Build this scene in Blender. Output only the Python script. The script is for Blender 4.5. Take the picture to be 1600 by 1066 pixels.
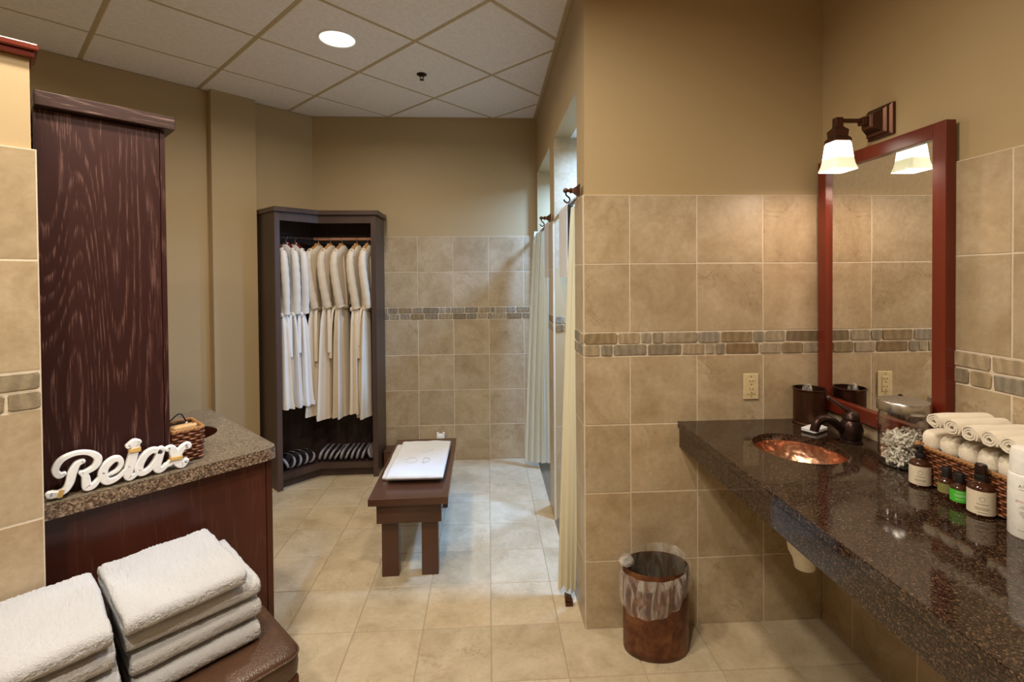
import bpy, bmesh, math, random
from mathutils import Vector, Matrix, noise
random.seed(7)
PI = math.pi
for o in list(bpy.data.objects): bpy.data.objects.remove(o)
SC = bpy.context.scene
C = SC.collection

# ------------------------------------------------------------------ camera
cam = bpy.data.cameras.new('camera'); camo = bpy.data.objects.new('camera', cam); C.objects.link(camo)
cam.sensor_width = 36; cam.sensor_fit = 'HORIZONTAL'; cam.lens = 755.63 * 36 / 1600
cam.shift_y = -(533 - 445.6) / 1600; cam.clip_start = 0.05
YAW, PITCH, ROLL = -0.0509, 0.0138, -0.0081
_r = Vector((math.cos(YAW), math.sin(YAW), 0)); _f = Vector((-math.sin(YAW), math.cos(YAW), 0)); _u = Vector((0, 0, 1))
_f, _u = _f * math.cos(PITCH) - _u * math.sin(PITCH), _u * math.cos(PITCH) + _f * math.sin(PITCH)
_r, _u = _r * math.cos(ROLL) + _u * math.sin(ROLL), _u * math.cos(ROLL) - _r * math.sin(ROLL)
m = Matrix((_r, _u, -_f)).transposed().to_4x4(); m.translation = (0, 0, 1.5704)
camo.matrix_world = m
SC.camera = camo
# ------------------------------------------------------------------ world, exposure
w = bpy.data.worlds.new('world'); SC.world = w; w.use_nodes = True
w.node_tree.nodes['Background'].inputs[0].default_value = (1, .93, .85, 1)
w.node_tree.nodes['Background'].inputs[1].default_value = .05
SC.view_settings.view_transform = 'Standard'; SC.view_settings.look = 'None'
SC.view_settings.gamma = 1; SC.view_settings.use_curve_mapping = False
SC.view_settings.exposure = -.2
WARM = (1, .88, .725); COOL = (.28, .52, 1.0)
E_DOWN, E_STALL, E_SCONCE = 36, 72, 6

# ------------------------------------------------------------------ dimensions (metres)
T = .305; H = 2.957
YN, XR, YB, XC = 2.1197, 1.5156, 4.1984, .4219
ZC = .925                      # stone vanity top
ROWS = [0, T, 2*T, 3*T, 4*T]; BAND = (4*T, 4.35*T); UP = [4.35*T, 5.35*T, 6.35*T]
D45 = PI / 4; S2 = math.sqrt(2)
def D(u, w, z=0): return Vector(((u - w) / S2, (u + w) / S2, z))

# ------------------------------------------------------------------ mesh helpers
class MB:
    def __init__(s): s.v = []; s.f = []
    def add(s, v, f):
        n = len(s.v); s.v += [tuple(q) for q in v]; s.f += [tuple(i + n for i in q) for q in f]; return s
    def box(s, x0, x1, y0, y1, z0, z1):
        return s.add([(x, y, z) for x in (x0, x1) for y in (y0, y1) for z in (z0, z1)],
                     [(0, 1, 3, 2), (4, 6, 7, 5), (0, 4, 5, 1), (2, 3, 7, 6), (0, 2, 6, 4), (1, 5, 7, 3)])
    def prism(s, poly, z0, z1):
        n = len(poly)
        s.add([(x, y, z0) for x, y in poly] + [(x, y, z1) for x, y in poly],
              [tuple(range(n))[::-1], tuple(range(n, 2*n))] + [(i, (i+1) % n, n + (i+1) % n, n + i) for i in range(n)])
        return s
    def loft(s, rings, close=True, caps=True):
        n = len(rings[0]); v = [p for r in rings for p in r]; f = []
        for a in range(len(rings) - 1):
            for i in range(n if close else n - 1):
                j = (i + 1) % n; f.append((a*n + i, a*n + j, (a+1)*n + j, (a+1)*n + i))
        if caps and close:
            f.append(tuple(range(n))[::-1]); f.append(tuple(range((len(rings)-1)*n, len(rings)*n)))
        return s.add(v, f)
    def lathe(s, prof, n=32, c=(0, 0, 0), sx=1, sy=1, caps=True):
        return s.loft([[(c[0] + r*sx*math.cos(2*PI*i/n), c[1] + r*sy*math.sin(2*PI*i/n), c[2] + z) for i in range(n)] for r, z in prof], True, caps)
    def tube(s, pts, rad, n=10, caps=True, flat=1.0):
        pts = [Vector(q) for q in pts]; rs = rad if isinstance(rad, (list, tuple)) else [rad]*len(pts)
        rings = []; up = None
        for i, q in enumerate(pts):
            t = (pts[min(i+1, len(pts)-1)] - pts[max(i-1, 0)]).normalized()
            if up is None:
                up = Vector((0, 0, 1)) if abs(t.z) < .9 else Vector((1, 0, 0))
            a = t.cross(up).normalized(); b = a.cross(t).normalized(); up = b
            rings.append([q + (a*math.cos(2*PI*k/n) + b*math.sin(2*PI*k/n)*flat)*rs[i] for k in range(n)])
        return s.loft(rings, True, caps)
    def sphere(s, c, r, n=14, sz=1):
        k = n // 2
        return s.lathe([(max(r*math.sin(PI*i/k), 1e-4), -r*sz*math.cos(PI*i/k)) for i in range(k+1)], n, c)
    def mesh(s, bevel=0, seg=2, smooth=None, subdiv=0):
        me = bpy.data.meshes.new('m'); me.from_pydata(s.v, [], s.f)
        bm = bmesh.new(); bm.from_mesh(me)
        bmesh.ops.recalc_face_normals(bm, faces=bm.faces)
        if bevel:
            es = [e for e in bm.edges if len(e.link_faces) == 2 and e.calc_face_angle(0) > .5]
            bmesh.ops.bevel(bm, geom=es, offset=bevel, segments=seg, profile=.5, affect='EDGES', clamp_overlap=True)
        bm.to_mesh(me); bm.free()
        if smooth:
            me.shade_smooth(); me.set_sharp_from_angle(angle=math.radians(smooth))
        return me
def spline(pts, k=6):
    P = [tuple(q) for q in pts]; out = []
    for i in range(len(P) - 1):
        p0, p1, p2, p3 = P[max(i-1, 0)], P[i], P[i+1], P[min(i+2, len(P)-1)]
        for j in range(k):
            t = j / k
            out.append(tuple(.5*(2*b + (c - a)*t + (2*a - 5*b + 4*c - d)*t*t + (3*b - a - 3*c + d)*t**3) for a, b, c, d in zip(p0, p1, p2, p3)))
    out.append(P[-1]); return out
def link(name, me, mat, parent=None, loc=None, rz=0):
    if isinstance(me, MB): me = me.mesh()
    o = bpy.data.objects.new(name, me); C.objects.link(o)
    if mat is not None and not me.materials: me.materials.append(mat)
    if parent: o.parent = parent
    if loc is not None: o.location = loc
    if rz: o.rotation_euler = (0, 0, rz)
    return o
def tag(o, label, cat, group=None):
    o['label'] = label; o['category'] = cat
    if group: o['group'] = group
    return o
def thing(name, label, cat, loc=(0, 0, 0), rz=0, group=None):
    o = bpy.data.objects.new(name, None); C.objects.link(o); o.empty_display_size = .05
    o.location = loc; o.rotation_euler = (0, 0, rz); return tag(o, label, cat, group)
def struct(name, me, mat, label=None, parent=None, loc=None, rz=0):
    o = link(name, me, mat, parent, loc, rz); o['kind'] = 'structure'
    if label: o['label'] = label
    return o
def copytree(root, label, group=None):
    r = root.copy(); C.objects.link(r); r['label'] = label
    if group: r['group'] = group
    for ch in list(root.children):
        c = ch.copy(); C.objects.link(c); c.parent = r
        for g in ch.children:
            d = g.copy(); C.objects.link(d); d.parent = c
    return r

# ------------------------------------------------------------------ materials
def mat(name):
    mt = bpy.data.materials.new(name); mt.use_nodes = True
    nt = mt.node_tree; b = nt.nodes['Principled BSDF']; return mt, nt, b
def N(nt, kind, **kw):
    n = nt.nodes.new(kind)
    for k, v in kw.items():
        if k in n.inputs: n.inputs[k].default_value = v
        else: setattr(n, k, v)
    return n
def ramp(nt, fac, stops, interp='LINEAR'):
    r = nt.nodes.new('ShaderNodeValToRGB'); r.color_ramp.interpolation = interp
    e = r.color_ramp.elements
    while len(e) < len(stops): e.new(.5)
    for el, (p, c) in zip(e, stops): el.position = p; el.color = (*c, 1)
    nt.links.new(fac, r.inputs[0]); return r.outputs[0]
def coords(nt, scale=(1, 1, 1), rnd=True):
    tc = nt.nodes.new('ShaderNodeTexCoord'); mp = nt.nodes.new('ShaderNodeMapping'); mp.inputs['Scale'].default_value = scale
    if rnd:
        oi = nt.nodes.new('ShaderNodeObjectInfo')
        mu = N(nt, 'ShaderNodeMath', operation='MULTIPLY'); mu.inputs[1].default_value = 37.0
        nt.links.new(oi.outputs['Random'], mu.inputs[0])
        ad = N(nt, 'ShaderNodeVectorMath', operation='ADD')
        nt.links.new(tc.outputs['Object'], ad.inputs[0]); nt.links.new(mu.outputs[0], ad.inputs[1])
        nt.links.new(ad.outputs[0], mp.inputs['Vector'])
    else: nt.links.new(tc.outputs['Object'], mp.inputs['Vector'])
    return mp.outputs[0]
def noise_n(nt, vec, scale, detail=4, rough=.55, dist=0):
    n = N(nt, 'ShaderNodeTexNoise', Scale=scale, Detail=detail, Roughness=rough, Distortion=dist); nt.links.new(vec, n.inputs['Vector']); return n.outputs['Fac']
def mix(nt, fac, a, b, typ='MIX'):
    n = nt.nodes.new('ShaderNodeMix'); n.data_type = 'RGBA'; n.blend_type = typ
    for sock, v in ((n.inputs[0], fac), (n.inputs[6], a), (n.inputs[7], b)):
        if isinstance(v, (int, float)): sock.default_value = v
        elif isinstance(v, tuple): sock.default_value = (*v, 1)
        else: nt.links.new(v, sock)
    return n.outputs[2]
def bump(nt, b, h, strength=.2, dist=.01):
    n = N(nt, 'ShaderNodeBump', Strength=strength, Distance=dist); nt.links.new(h, n.inputs['Height']); nt.links.new(n.outputs[0], b.inputs['Normal'])
def math_n(nt, op, a, bv):
    n = N(nt, 'ShaderNodeMath', operation=op)
    nt.links.new(a, n.inputs[0])
    if isinstance(bv, (int, float)): n.inputs[1].default_value = bv
    else: nt.links.new(bv, n.inputs[1])
    return n.outputs[0]
def plain(name, col, rough=.5, metal=0, **kw):
    mt, nt, b = mat(name); b.inputs['Base Color'].default_value = (*col, 1)
    v = coords(nt, rnd=False); nz = noise_n(nt, v, 60, 2)
    c = ramp(nt, nz, [(.3, tuple(x*.93 for x in col)), (.7, tuple(min(1, x*1.05) for x in col))])
    nt.links.new(c, b.inputs['Base Color'])
    b.inputs['Roughness'].default_value = rough; b.inputs['Metallic'].default_value = metal
    for k, q in kw.items(): b.inputs[k].default_value = q
    return mt
def tile_mat(name, lo, mid, hi, vein, rough):
    mt, nt, b = mat(name); v = coords(nt)
    n1 = noise_n(nt, v, 5.5, 6, .6, .6)
    c = ramp(nt, n1, [(.28, lo), (.5, mid), (.72, hi)])
    n2 = noise_n(nt, v, 3.2, 5, .6, 1.6)
    a = math_n(nt, 'ABSOLUTE', math_n(nt, 'SUBTRACT', n2, .5), 0)
    vm = ramp(nt, a, [(.0, (1, 1, 1)), (.012, (0, 0, 0))])
    n3 = noise_n(nt, v, 2.3, 2); msk = ramp(nt, n3, [(.5, (0, 0, 0)), (.62, (.55, .55, .55))])
    vm = mix(nt, 1.0, vm, msk, 'MULTIPLY')
    c = mix(nt, vm, c, vein)
    n4 = noise_n(nt, v, 45, 4, .7); c = mix(nt, .22, c, ramp(nt, n4, [(.3, (.35, .3, .24)), (.65, (1, 1, 1))]), 'MULTIPLY')
    oi = nt.nodes.new('ShaderNodeObjectInfo'); rv = ramp(nt, oi.outputs['Random'], [(0, (.90, .88, .84)), (.5, (1, .985, .96)), (1, (1.0, .95, .88))])
    c = mix(nt, 1.0, c, rv, 'MULTIPLY')
    nt.links.new(c, b.inputs['Base Color'])
    nt.links.new(ramp(nt, n4, [(.2, (rough-.06,)*3), (.8, (rough+.1,)*3)]), b.inputs['Roughness'])
    bump(nt, b, n4, .08, .002); return mt
M = {}
M['tile'] = tile_mat('travertine wall tile', (.345, .26, .155), (.435, .345, .225), (.51, .42, .295), (.20, .13, .07), .36)
M['ftile'] = tile_mat('travertine floor tile', (.42, .34, .225), (.52, .44, .31), (.60, .52, .385), (.30, .21, .12), .34)
M['grout'] = plain('wall grout', (.60, .52, .40), .9)
M['fgrout'] = plain('floor grout', (.36, .29, .20), .9)
def stone_mat():
    mt, nt, b = mat('tumbled stone'); v = coords(nt)
    oi = nt.nodes.new('ShaderNodeObjectInfo')
    base = ramp(nt, oi.outputs['Random'], [(0, (.20, .135, .065)), (.2, (.30, .24, .145)), (.4, (.21, .195, .155)), (.6, (.36, .29, .19)), (.8, (.26, .235, .19)), (1, (.17, .12, .06))])
    wv = N(nt, 'ShaderNodeTexWave', Scale=9, Distortion=9, Detail=4); nt.links.new(v, wv.inputs['Vector'])
    n1 = noise_n(nt, v, 30, 6, .7)
    c = mix(nt, .35, base, ramp(nt, wv.outputs['Fac'], [(.2, (.55, .5, .42)), (.8, (1.2, 1.15, 1.05))]), 'MULTIPLY')
    c = mix(nt, .5, c, ramp(nt, n1, [(.3, (.6, .55, .48)), (.7, (1.25, 1.2, 1.15))]), 'MULTIPLY')
    nt.links.new(c, b.inputs['Base Color']); b.inputs['Roughness'].default_value = .6
    bump(nt, b, n1, .5, .004); return mt
M['stone'] = stone_mat()
def paint(name, col):
    mt, nt, b = mat(name); v = coords(nt, rnd=False)
    n = noise_n(nt, v, 130, 3); b.inputs['Base Color'].default_value = (*col, 1); b.inputs['Roughness'].default_value = .55
    bump(nt, b, n, .12, .002); return mt
M['paint'] = paint('tan wall paint', (.40, .295, .155))
M['ceil'] = plain('ceiling panel', (.80, .775, .74), .95)
M['runner'] = plain('ceiling runner', (.46, .37, .22), .6)
M['white'] = plain('white plaster', (.75, .75, .74), .8)
def wood(name, dark, mid, pore, scale=(1, 1, .14), s=5, rough=.3, amt=.5, axis='X'):
    mt, nt, b = mat(name); v = coords(nt, scale)
    n0 = noise_n(nt, v, 3.0, 3, .5)
    vd = N(nt, 'ShaderNodeVectorMath', operation='SCALE'); vd.inputs[3].default_value = 1
    wv = N(nt, 'ShaderNodeTexWave', Scale=s, Distortion=7, Detail=3); wv.inputs['Detail Scale'].default_value = .8; wv.wave_type = 'RINGS'; wv.rings_direction = axis
    wv.wave_profile = 'SAW'
    nt.links.new(v, wv.inputs['Vector'])
    c = ramp(nt, n0, [(.3, dark), (.7, mid)])
    line = ramp(nt, wv.outputs['Fac'], [(.0, (1, 1, 1)), (.10, (.25, .25, .25)), (.22, (0, 0, 0))])
    fine = noise_n(nt, v, 110, 2, .6); fm = ramp(nt, fine, [(.45, (.1, .1, .1)), (.62, (1, 1, 1))])
    line = mix(nt, 1.0, line, fm, 'MULTIPLY'); line = mix(nt, 1.0, line, (amt, amt, amt), 'MULTIPLY')
    c = mix(nt, line, c, pore)
    nt.links.new(c, b.inputs['Base Color']); b.inputs['Roughness'].default_value = rough
    bump(nt, b, fine, .05, .002); return mt
def oak(name, dark, mid, pore, scale, amt=.62, lines=34, rough=.46):
    mt, nt, b = mat(name); v = coords(nt, scale)
    f = noise_n(nt, v, 5.0, 1.2, .4, .1)
    fr = math_n(nt, 'FRACT', math_n(nt, 'MULTIPLY', f, lines), 0)
    line = ramp(nt, fr, [(0, (0, 0, 0)), (.16, (1, 1, 1)), (.30, (.5, .5, .5)), (.50, (0, 0, 0))])
    v2 = coords(nt, tuple(1.0 if q > .5 else q*.35 for q in scale)); fine = noise_n(nt, v2, 260, 3, .65); fm = ramp(nt, fine, [(.46, (0, 0, 0)), (.60, (1, 1, 1))])
    pores = ramp(nt, fine, [(.62, (0, 0, 0)), (.72, (.35, .35, .35))])
    ln = mix(nt, 1.0, mix(nt, 1.0, line, fm, 'MULTIPLY'), pores, 'ADD')
    n0 = noise_n(nt, v, 2.2, 2); c = ramp(nt, n0, [(.3, dark), (.7, mid)])
    c = mix(nt, mix(nt, 1.0, ln, (amt, amt, amt), 'MULTIPLY'), c, pore)
    nt.links.new(c, b.inputs['Base Color']); b.inputs['Roughness'].default_value = rough; b.inputs['Specular IOR Level'].default_value = .3; bump(nt, b, fine, .08, .002); return mt
M['oak'] = oak('espresso oak', (.020, .0045, .0038), (.042, .0105, .008), (.20, .10, .08), (1, 1, .13), .55)
M['oakh'] = oak('espresso oak along', (.03, .012, .010), (.055, .024, .018), (.26, .17, .14), (.12, 1, 1), .6, 24)
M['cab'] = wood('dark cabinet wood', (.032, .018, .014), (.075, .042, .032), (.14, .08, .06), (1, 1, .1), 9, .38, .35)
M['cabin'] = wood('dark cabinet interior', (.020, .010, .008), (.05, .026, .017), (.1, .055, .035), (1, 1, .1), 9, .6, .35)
M['mahog'] = oak('mahogany front', (.045, .012, .007), (.095, .026, .014), (.17, .07, .045), (1, 1, .14), .2, 16, .25)
M['cherry'] = wood('cherry frame', (.085, .009, .0035), (.15, .020, .007), (.19, .035, .015), (1, 1, .1), 6, .28, .3)
M['bench'] = wood('bench wood', (.035, .014, .008), (.085, .036, .020), (.16, .08, .05), (1, .12, 1), 9, .24, .3)
M['benchv'] = wood('bench leg wood', (.05, .018, .009), (.10, .040, .020), (.16, .08, .05), (1, 1, .12), 9, .32, .3)
M['hang'] = wood('hanger wood', (.42, .17, .04), (.6, .28, .08), (.7, .4, .15), (1, 1, 1), 8, .4, .3)
M['hangd'] = wood('dark red hanger wood', (.12, .01, .008), (.2, .02, .015), (.3, .05, .04), (1, 1, 1), 8, .4, .3)
def granite(name, stops, rough, scale=160):
    mt, nt, b = mat(name); v = coords(nt, rnd=False)
    vo = N(nt, 'ShaderNodeTexVoronoi', Scale=scale); nt.links.new(v, vo.inputs['Vector'])
    sp = N(nt, 'ShaderNodeSeparateColor'); nt.links.new(vo.outputs['Color'], sp.inputs[0])
    n = noise_n(nt, v, scale*.45, 4, .7)
    s = math_n(nt, 'ADD', math_n(nt, 'MULTIPLY', sp.outputs[0], .55), math_n(nt, 'MULTIPLY', n, .45))
    nt.links.new(ramp(nt, s, stops), b.inputs['Base Color']); b.inputs['Roughness'].default_value = rough
    return mt
M['granite'] = granite('brown granite', [(.2, (.005, .003, .0025)), (.44, (.016, .009, .006)), (.62, (.042, .023, .013)), (.76, (.095, .058, .034)), (.90, (.24, .17, .11))], .07, 330)
M['graniteL'] = granite('tan speckled laminate', [(.2, (.05, .034, .023)), (.4, (.115, .085, .055)), (.6, (.19, .148, .098)), (.78, (.30, .245, .17))], .3, 300)
M['graniteE'] = granite('brown speckled edge', [(.2, (.025, .014, .009)), (.4, (.09, .055, .032)), (.6, (.20, .13, .08)), (.78, (.36, .27, .18))], .3, 230)
def fabric(name, col, scale=260, strength=.6, rough=.95, sub=0.0, dist=.004):
    mt, nt, b = mat(name); v = coords(nt); n = noise_n(nt, v, scale, 3, .7); n2 = noise_n(nt, v, 6, 3)
    c = mix(nt, .6, col, ramp(nt, n2, [(.3, (.9, .89, .87)), (.7, (1, 1, 1))]), 'MULTIPLY')
    nt.links.new(c, b.inputs['Base Color']); b.inputs['Roughness'].default_value = rough
    b.inputs['Sheen Weight'].default_value = .25
    bump(nt, b, n, strength, dist); return mt
M['terry'] = fabric('white terry', (.735, .74, .755), 330, 1.0, 1, dist=.008)
M['cloth'] = fabric('white cloth', (.62, .625, .635), 420, .3)
M['roll'] = fabric('cream washcloth', (.80, .72, .58), 300, .5)
M['swab'] = plain('white cotton', (.95, .90, .80), .9)
M['robe'] = fabric('cream robe', (.64, .54, .40), 500, .15, .7)
M['robew'] = fabric('white robe', (.70, .68, .64), 500, .15, .7)
def curtain_m(name, col):
    mt, nt, b = mat(name); v = coords(nt, rnd=False)
    b.inputs['Base Color'].default_value = (*col, 1); b.inputs['Roughness'].default_value = .8
    n = noise_n(nt, v, 300, 2); bump(nt, b, n, .2, .003)
    tr = N(nt, 'ShaderNodeBsdfTranslucent'); tr.inputs[0].default_value = (*col, 1)
    mx = N(nt, 'ShaderNodeMixShader'); mx.inputs[0].default_value = .3
    nt.links.new(b.outputs[0], mx.inputs[1]); nt.links.new(tr.outputs[0], mx.inputs[2])
    nt.links.new(mx.outputs[0], nt.nodes['Material Output'].inputs[0]); return mt
M['curtain'] = curtain_m('cream curtain', (.74, .68, .50))
M['curtainw'] = curtain_m('pale curtain', (.78, .78, .70))
M['bronze'] = plain('oil rubbed bronze', (.10, .045, .028), .32, .85)
M['bronzed'] = plain('dark bronze', (.045, .025, .02), .28, .8)
def aged(name):
    mt, nt, b = mat(name); v = coords(nt, rnd=False); n = noise_n(nt, v, 16, 6, .65, .5)
    nt.links.new(ramp(nt, n, [(.3, (.055, .018, .009)), (.5, (.12, .042, .018)), (.72, (.24, .10, .04))]), b.inputs['Base Color'])
    b.inputs['Roughness'].default_value = .36; b.inputs['Metallic'].default_value = .45; return mt
M['copperp'] = aged('aged copper brown')
M['rodc'] = plain('copper rod', (.75, .42, .28), .35, .6)
M['steel'] = plain('brushed steel', (.55, .53, .50), .28, 1)
M['chrome'] = plain('bright wire', (.75, .75, .75), .2, 1)
M['mirror'] = plain('mirror glass', (.90, .90, .89), .0, 1)
M['white_paint'] = plain('white painted wood', (.80, .80, .78), .5)
M['pvc'] = plain('white plastic', (.82, .78, .68), .4)
M['ivory'] = plain('ivory plastic', (.60, .49, .28), .4)
M['slot'] = plain('dark slot', (.06, .035, .015), .6)
M['black'] = plain('black plastic', (.012, .011, .011), .35)
M['raffia'] = plain('raffia', (.62, .40, .13), .8)
M['amber'] = plain('amber glass', (.045, .014, .006), .08)
M['label'] = plain('cream paper label', (.62, .54, .40), .6)
M['glabel'] = plain('green paper label', (.06, .42, .03), .5)
M['olabel'] = plain('olive paper label', (.20, .19, .05), .55)
M['print'] = plain('grey print', (.16, .15, .14), .6)
M['printw'] = plain('pale print', (.60, .8, .5), .6)
M['printr'] = plain('rose print', (.50, .22, .20), .6)
M['tube'] = plain('white bottle plastic', (.80, .78, .73), .35)
M['soledge'] = plain('grey slipper edge', (.24, .22, .23), .7)
M['slip'] = plain('black slipper', (.02, .016, .016), .5)
M['brushw'] = plain('tan brush wood', (.55, .33, .14), .4)
def copper():
    mt, nt, b = mat('hammered copper'); v = coords(nt, rnd=False)
    vo = N(nt, 'ShaderNodeTexVoronoi', Scale=55, feature='SMOOTH_F1'); nt.links.new(v, vo.inputs['Vector'])
    n = noise_n(nt, v, 14, 3)
    nt.links.new(ramp(nt, n, [(.3, (.52, .27, .17)), (.7, (.78, .47, .32))]), b.inputs['Base Color'])
    b.inputs['Metallic'].default_value = 1; b.inputs['Roughness'].default_value = .3
    bump(nt, b, vo.outputs['Distance'], .5, .006); return mt
M['copper'] = copper()
def wicker():
    mt, nt, b = mat('brown wicker'); v = coords(nt, rnd=False); n = noise_n(nt, v, 70, 3, .7)
    nt.links.new(ramp(nt, n, [(.3, (.05, .014, .006)), (.5, (.15, .045, .016)), (.72, (.32, .13, .05))]), b.inputs['Base Color'])
    b.inputs['Roughness'].default_value = .4; return mt
M['wicker'] = wicker()
M['rim'] = plain('wicker rim', (.30, .14, .045), .5)
def leather():
    mt, nt, b = mat('brown leather'); v = coords(nt, rnd=False)
    vo = N(nt, 'ShaderNodeTexVoronoi', Scale=230); nt.links.new(v, vo.inputs['Vector'])
    n = noise_n(nt, v, 8, 3); nt.links.new(ramp(nt, n, [(.3, (.055, .026, .014)), (.7, (.085, .042, .024))]), b.inputs['Base Color'])
    b.inputs['Roughness'].default_value = .33; bump(nt, b, vo.outputs['Distance'], .35, .003); return mt
M['leather'] = leather()
def glass(name, col, rough=0, alpha=.16):
    mt, nt, b = mat(name)
    tr = N(nt, 'ShaderNodeBsdfTransparent'); tr.inputs[0].default_value = (*col, 1)
    gl = N(nt, 'ShaderNodeBsdfGlossy', Roughness=rough + .03)
    fr = N(nt, 'ShaderNodeLayerWeight', Blend=alpha)
    mx = N(nt, 'ShaderNodeMixShader')
    nt.links.new(fr.outputs['Facing'], mx.inputs[0]); nt.links.new(tr.outputs[0], mx.inputs[1]); nt.links.new(gl.outputs[0], mx.inputs[2])
    nt.links.new(mx.outputs[0], nt.nodes['Material Output'].inputs[0]); return mt
M['glass'] = glass('clear glass', (.985, .99, .985), 0, .22)
def film(name='clear plastic film', lo=.07, hi=.55):
    mt, nt, b = mat(name); v = coords(nt, (1, 1, .3), rnd=False); n = noise_n(nt, v, 28, 4, .6, 1.2)
    b.inputs['Base Color'].default_value = (.86, .82, .76, 1); b.inputs['Roughness'].default_value = .22
    tr = N(nt, 'ShaderNodeBsdfTransparent'); mx = N(nt, 'ShaderNodeMixShader')
    nt.links.new(ramp(nt, n, [(.42, (lo,)*3), (.74, (hi,)*3)]), mx.inputs[0])
    nt.links.new(tr.outputs[0], mx.inputs[1]); nt.links.new(b.outputs[0], mx.inputs[2])
    nt.links.new(mx.outputs[0], nt.nodes['Material Output'].inputs[0]); bump(nt, b, n, .8, .01); return mt
M['film'] = film(); M['filmi'] = film('inner plastic film', .01, .14)
def emit(name, col, s):
    mt, nt, b = mat(name); b.inputs['Base Color'].default_value = (.8, .8, .8, 1)
    b.inputs['Emission Color'].default_value = (*col, 1); b.inputs['Emission Strength'].default_value = s; return mt
M['lamp'] = emit('downlight lamp', (.93, 1, .86), 1.6)
M['lampc'] = emit('cool lamp', COOL, 4)
M['shade'] = emit('frosted lamp glass', (1, .88, .70), 5.5)
M['shadeb'] = emit('lamp glass rim', (.90, .88, .48), .75)

# ------------------------------------------------------------------ tiled walls
_tc = {}
def tile_mesh(w, h, m, th=.012):
    k = (round(w, 4), round(h, 4), m)
    if k not in _tc:
        c = .0016; mb = MB(); a, b = w/2, h/2
        def rect(x, z, y): return [(-x, y, -z), (x, y, -z), (x, y, z), (-x, y, z)]
        mb.loft([rect(a, b, th), rect(a, b, c), rect(a - c, b - c, 0)])
        me = mb.mesh(); me.materials.append(M[m]); _tc[k] = me
    return _tc[k]
GAP = .0042
def frame(org, rz):
    return Vector((org[0], org[1], 0)), Vector((math.cos(rz), math.sin(rz), 0)), Vector((-math.sin(rz), math.cos(rz), 0))
def tiles(parent, org, rz, xb, zb, m='tile', name='tile'):
    o, dx, dy = frame(org, rz)
    for a, b in zip(xb, xb[1:]):
        for c, d in zip(zb, zb[1:]):
            if b - a < .012 or d - c < .012: continue
            jit = random.uniform(-.0006, .0006)
            link(name, tile_mesh(b - a - GAP, d - c - GAP, m), None, parent, o + dx*(a + b)/2 + dy*jit + Vector((0, 0, (c + d)/2)), rz)
def stone_mesh(w, h):
    mb = MB(); n = 16; out = []; r = min(.008, h*.2)
    pts = []
    for (cx, cz, a0) in ((w/2 - r, h/2 - r, 0), (-w/2 + r, h/2 - r, 90), (-w/2 + r, -h/2 + r, 180), (w/2 - r, -h/2 + r, 270)):
        for k in range(4):
            a = math.radians(a0 + 30*k); pts.append((cx + r*math.cos(a), cz + r*math.sin(a)))
    pts = [(x + random.uniform(-.0014, .0014), z + random.uniform(-.0014, .0014)) for x, z in pts]
    f = random.uniform(-.0055, -.0025)
    mb.loft([[(x, .012, z) for x, z in pts], [(x, f + .003, z) for x, z in pts], [(x*.95, f + random.uniform(0, .0012), z*.9) for x, z in pts]])
    return mb.mesh()
def stones(parent, org, rz, rows):
    o, dx, dy = frame(org, rz); hh = (BAND[1] - BAND[0]) / 2
    for k, row in enumerate(rows):
        zc = BAND[1] - hh*(k + .5)
        for a, b in row:
            link('stone', stone_mesh(b - a - .006, hh - .006), M['stone'], parent, o + dx*(a + b)/2 + Vector((0, 0, zc)), rz)
def rnd_rows(x0, x1):
    rows = []
    for k in range(2):
        x = x0; r = []
        while x < x1 - .001:
            w = random.choice((.045, .055, .09, .10, .12, .14))
            b = min(x + w, x1)
            if x1 - b < .03: b = x1
            r.append((x, b)); x = b
        rows.append(r)
    return rows
def grout(parent, org, rz, x0, x1, z0, z1, m='grout'):
    mb = MB().box(x0, x1, .0012, .0125, z0, z1)
    return link('grout_bed', mb, M[m], parent, Vector((org[0], org[1], 0)), rz)
ALLROWS = [ROWS, UP]
def tile_zone(parent, org, rz, x0, x1, xb, rows=None, top=6.35*T):
    grout(parent, org, rz, x0, x1, 0, top)
    for zb in ALLROWS: tiles(parent, org, rz, xb, zb)
    stones(parent, org, rz, rows or rnd_rows(x0 + .002, x1 - .002))
def brk(x0, x1, g0):
    k = math.ceil((x0 - g0)/T - 1e-6); b = [x0]
    while g0 + k*T < x1 - 1e-4:
        if g0 + k*T > x0 + 1e-4: b.append(g0 + k*T)
        k += 1
    return b + [x1]

# floor
fl = struct('floor', MB().box(-3.6, 1.7, -1.8, 4.4, -.08, -.0028), M['fgrout'], 'floor of square cream travertine tiles')
def floor_tile(w, h):
    k = ('f', round(w, 4), round(h, 4))
    if k not in _tc:
        c = .0015; a, b = w/2, h/2
        def rect(x, y, z): return [(-x, -y, z), (x, -y, z), (x, y, z), (-x, y, z)]
        me = MB().loft([rect(a, b, -.008), rect(a, b, -c), rect(a - c, b - c, 0)]).mesh(); me.materials.append(M['ftile']); _tc[k] = me
    return _tc[k]
fy0 = 8.11*T
def floor_rect(x0, x1, y0, y1, gx=.004, gy=fy0):
    bx, by = brk(x0, x1, gx), brk(y0, y1, gy)
    for a, b in zip(bx, bx[1:]):
        for c, d in zip(by, by[1:]):
            if b - a < .012 or d - c < .012: continue
            if (a + b)/2 - (c + d)/2 < -5.75: continue
            link('tile', floor_tile(b - a - .0038, d - c - .0038), None, fl, ((a + b)/2, (c + d)/2, random.uniform(-.0004, .0004)))
GY = fy0 - T
floor_rect(-2.43, .309, GY - 5*T, YB); floor_rect(.309, XR, GY - 5*T, GY); floor_rect(.309, XC + .02, GY, YB)

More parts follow.
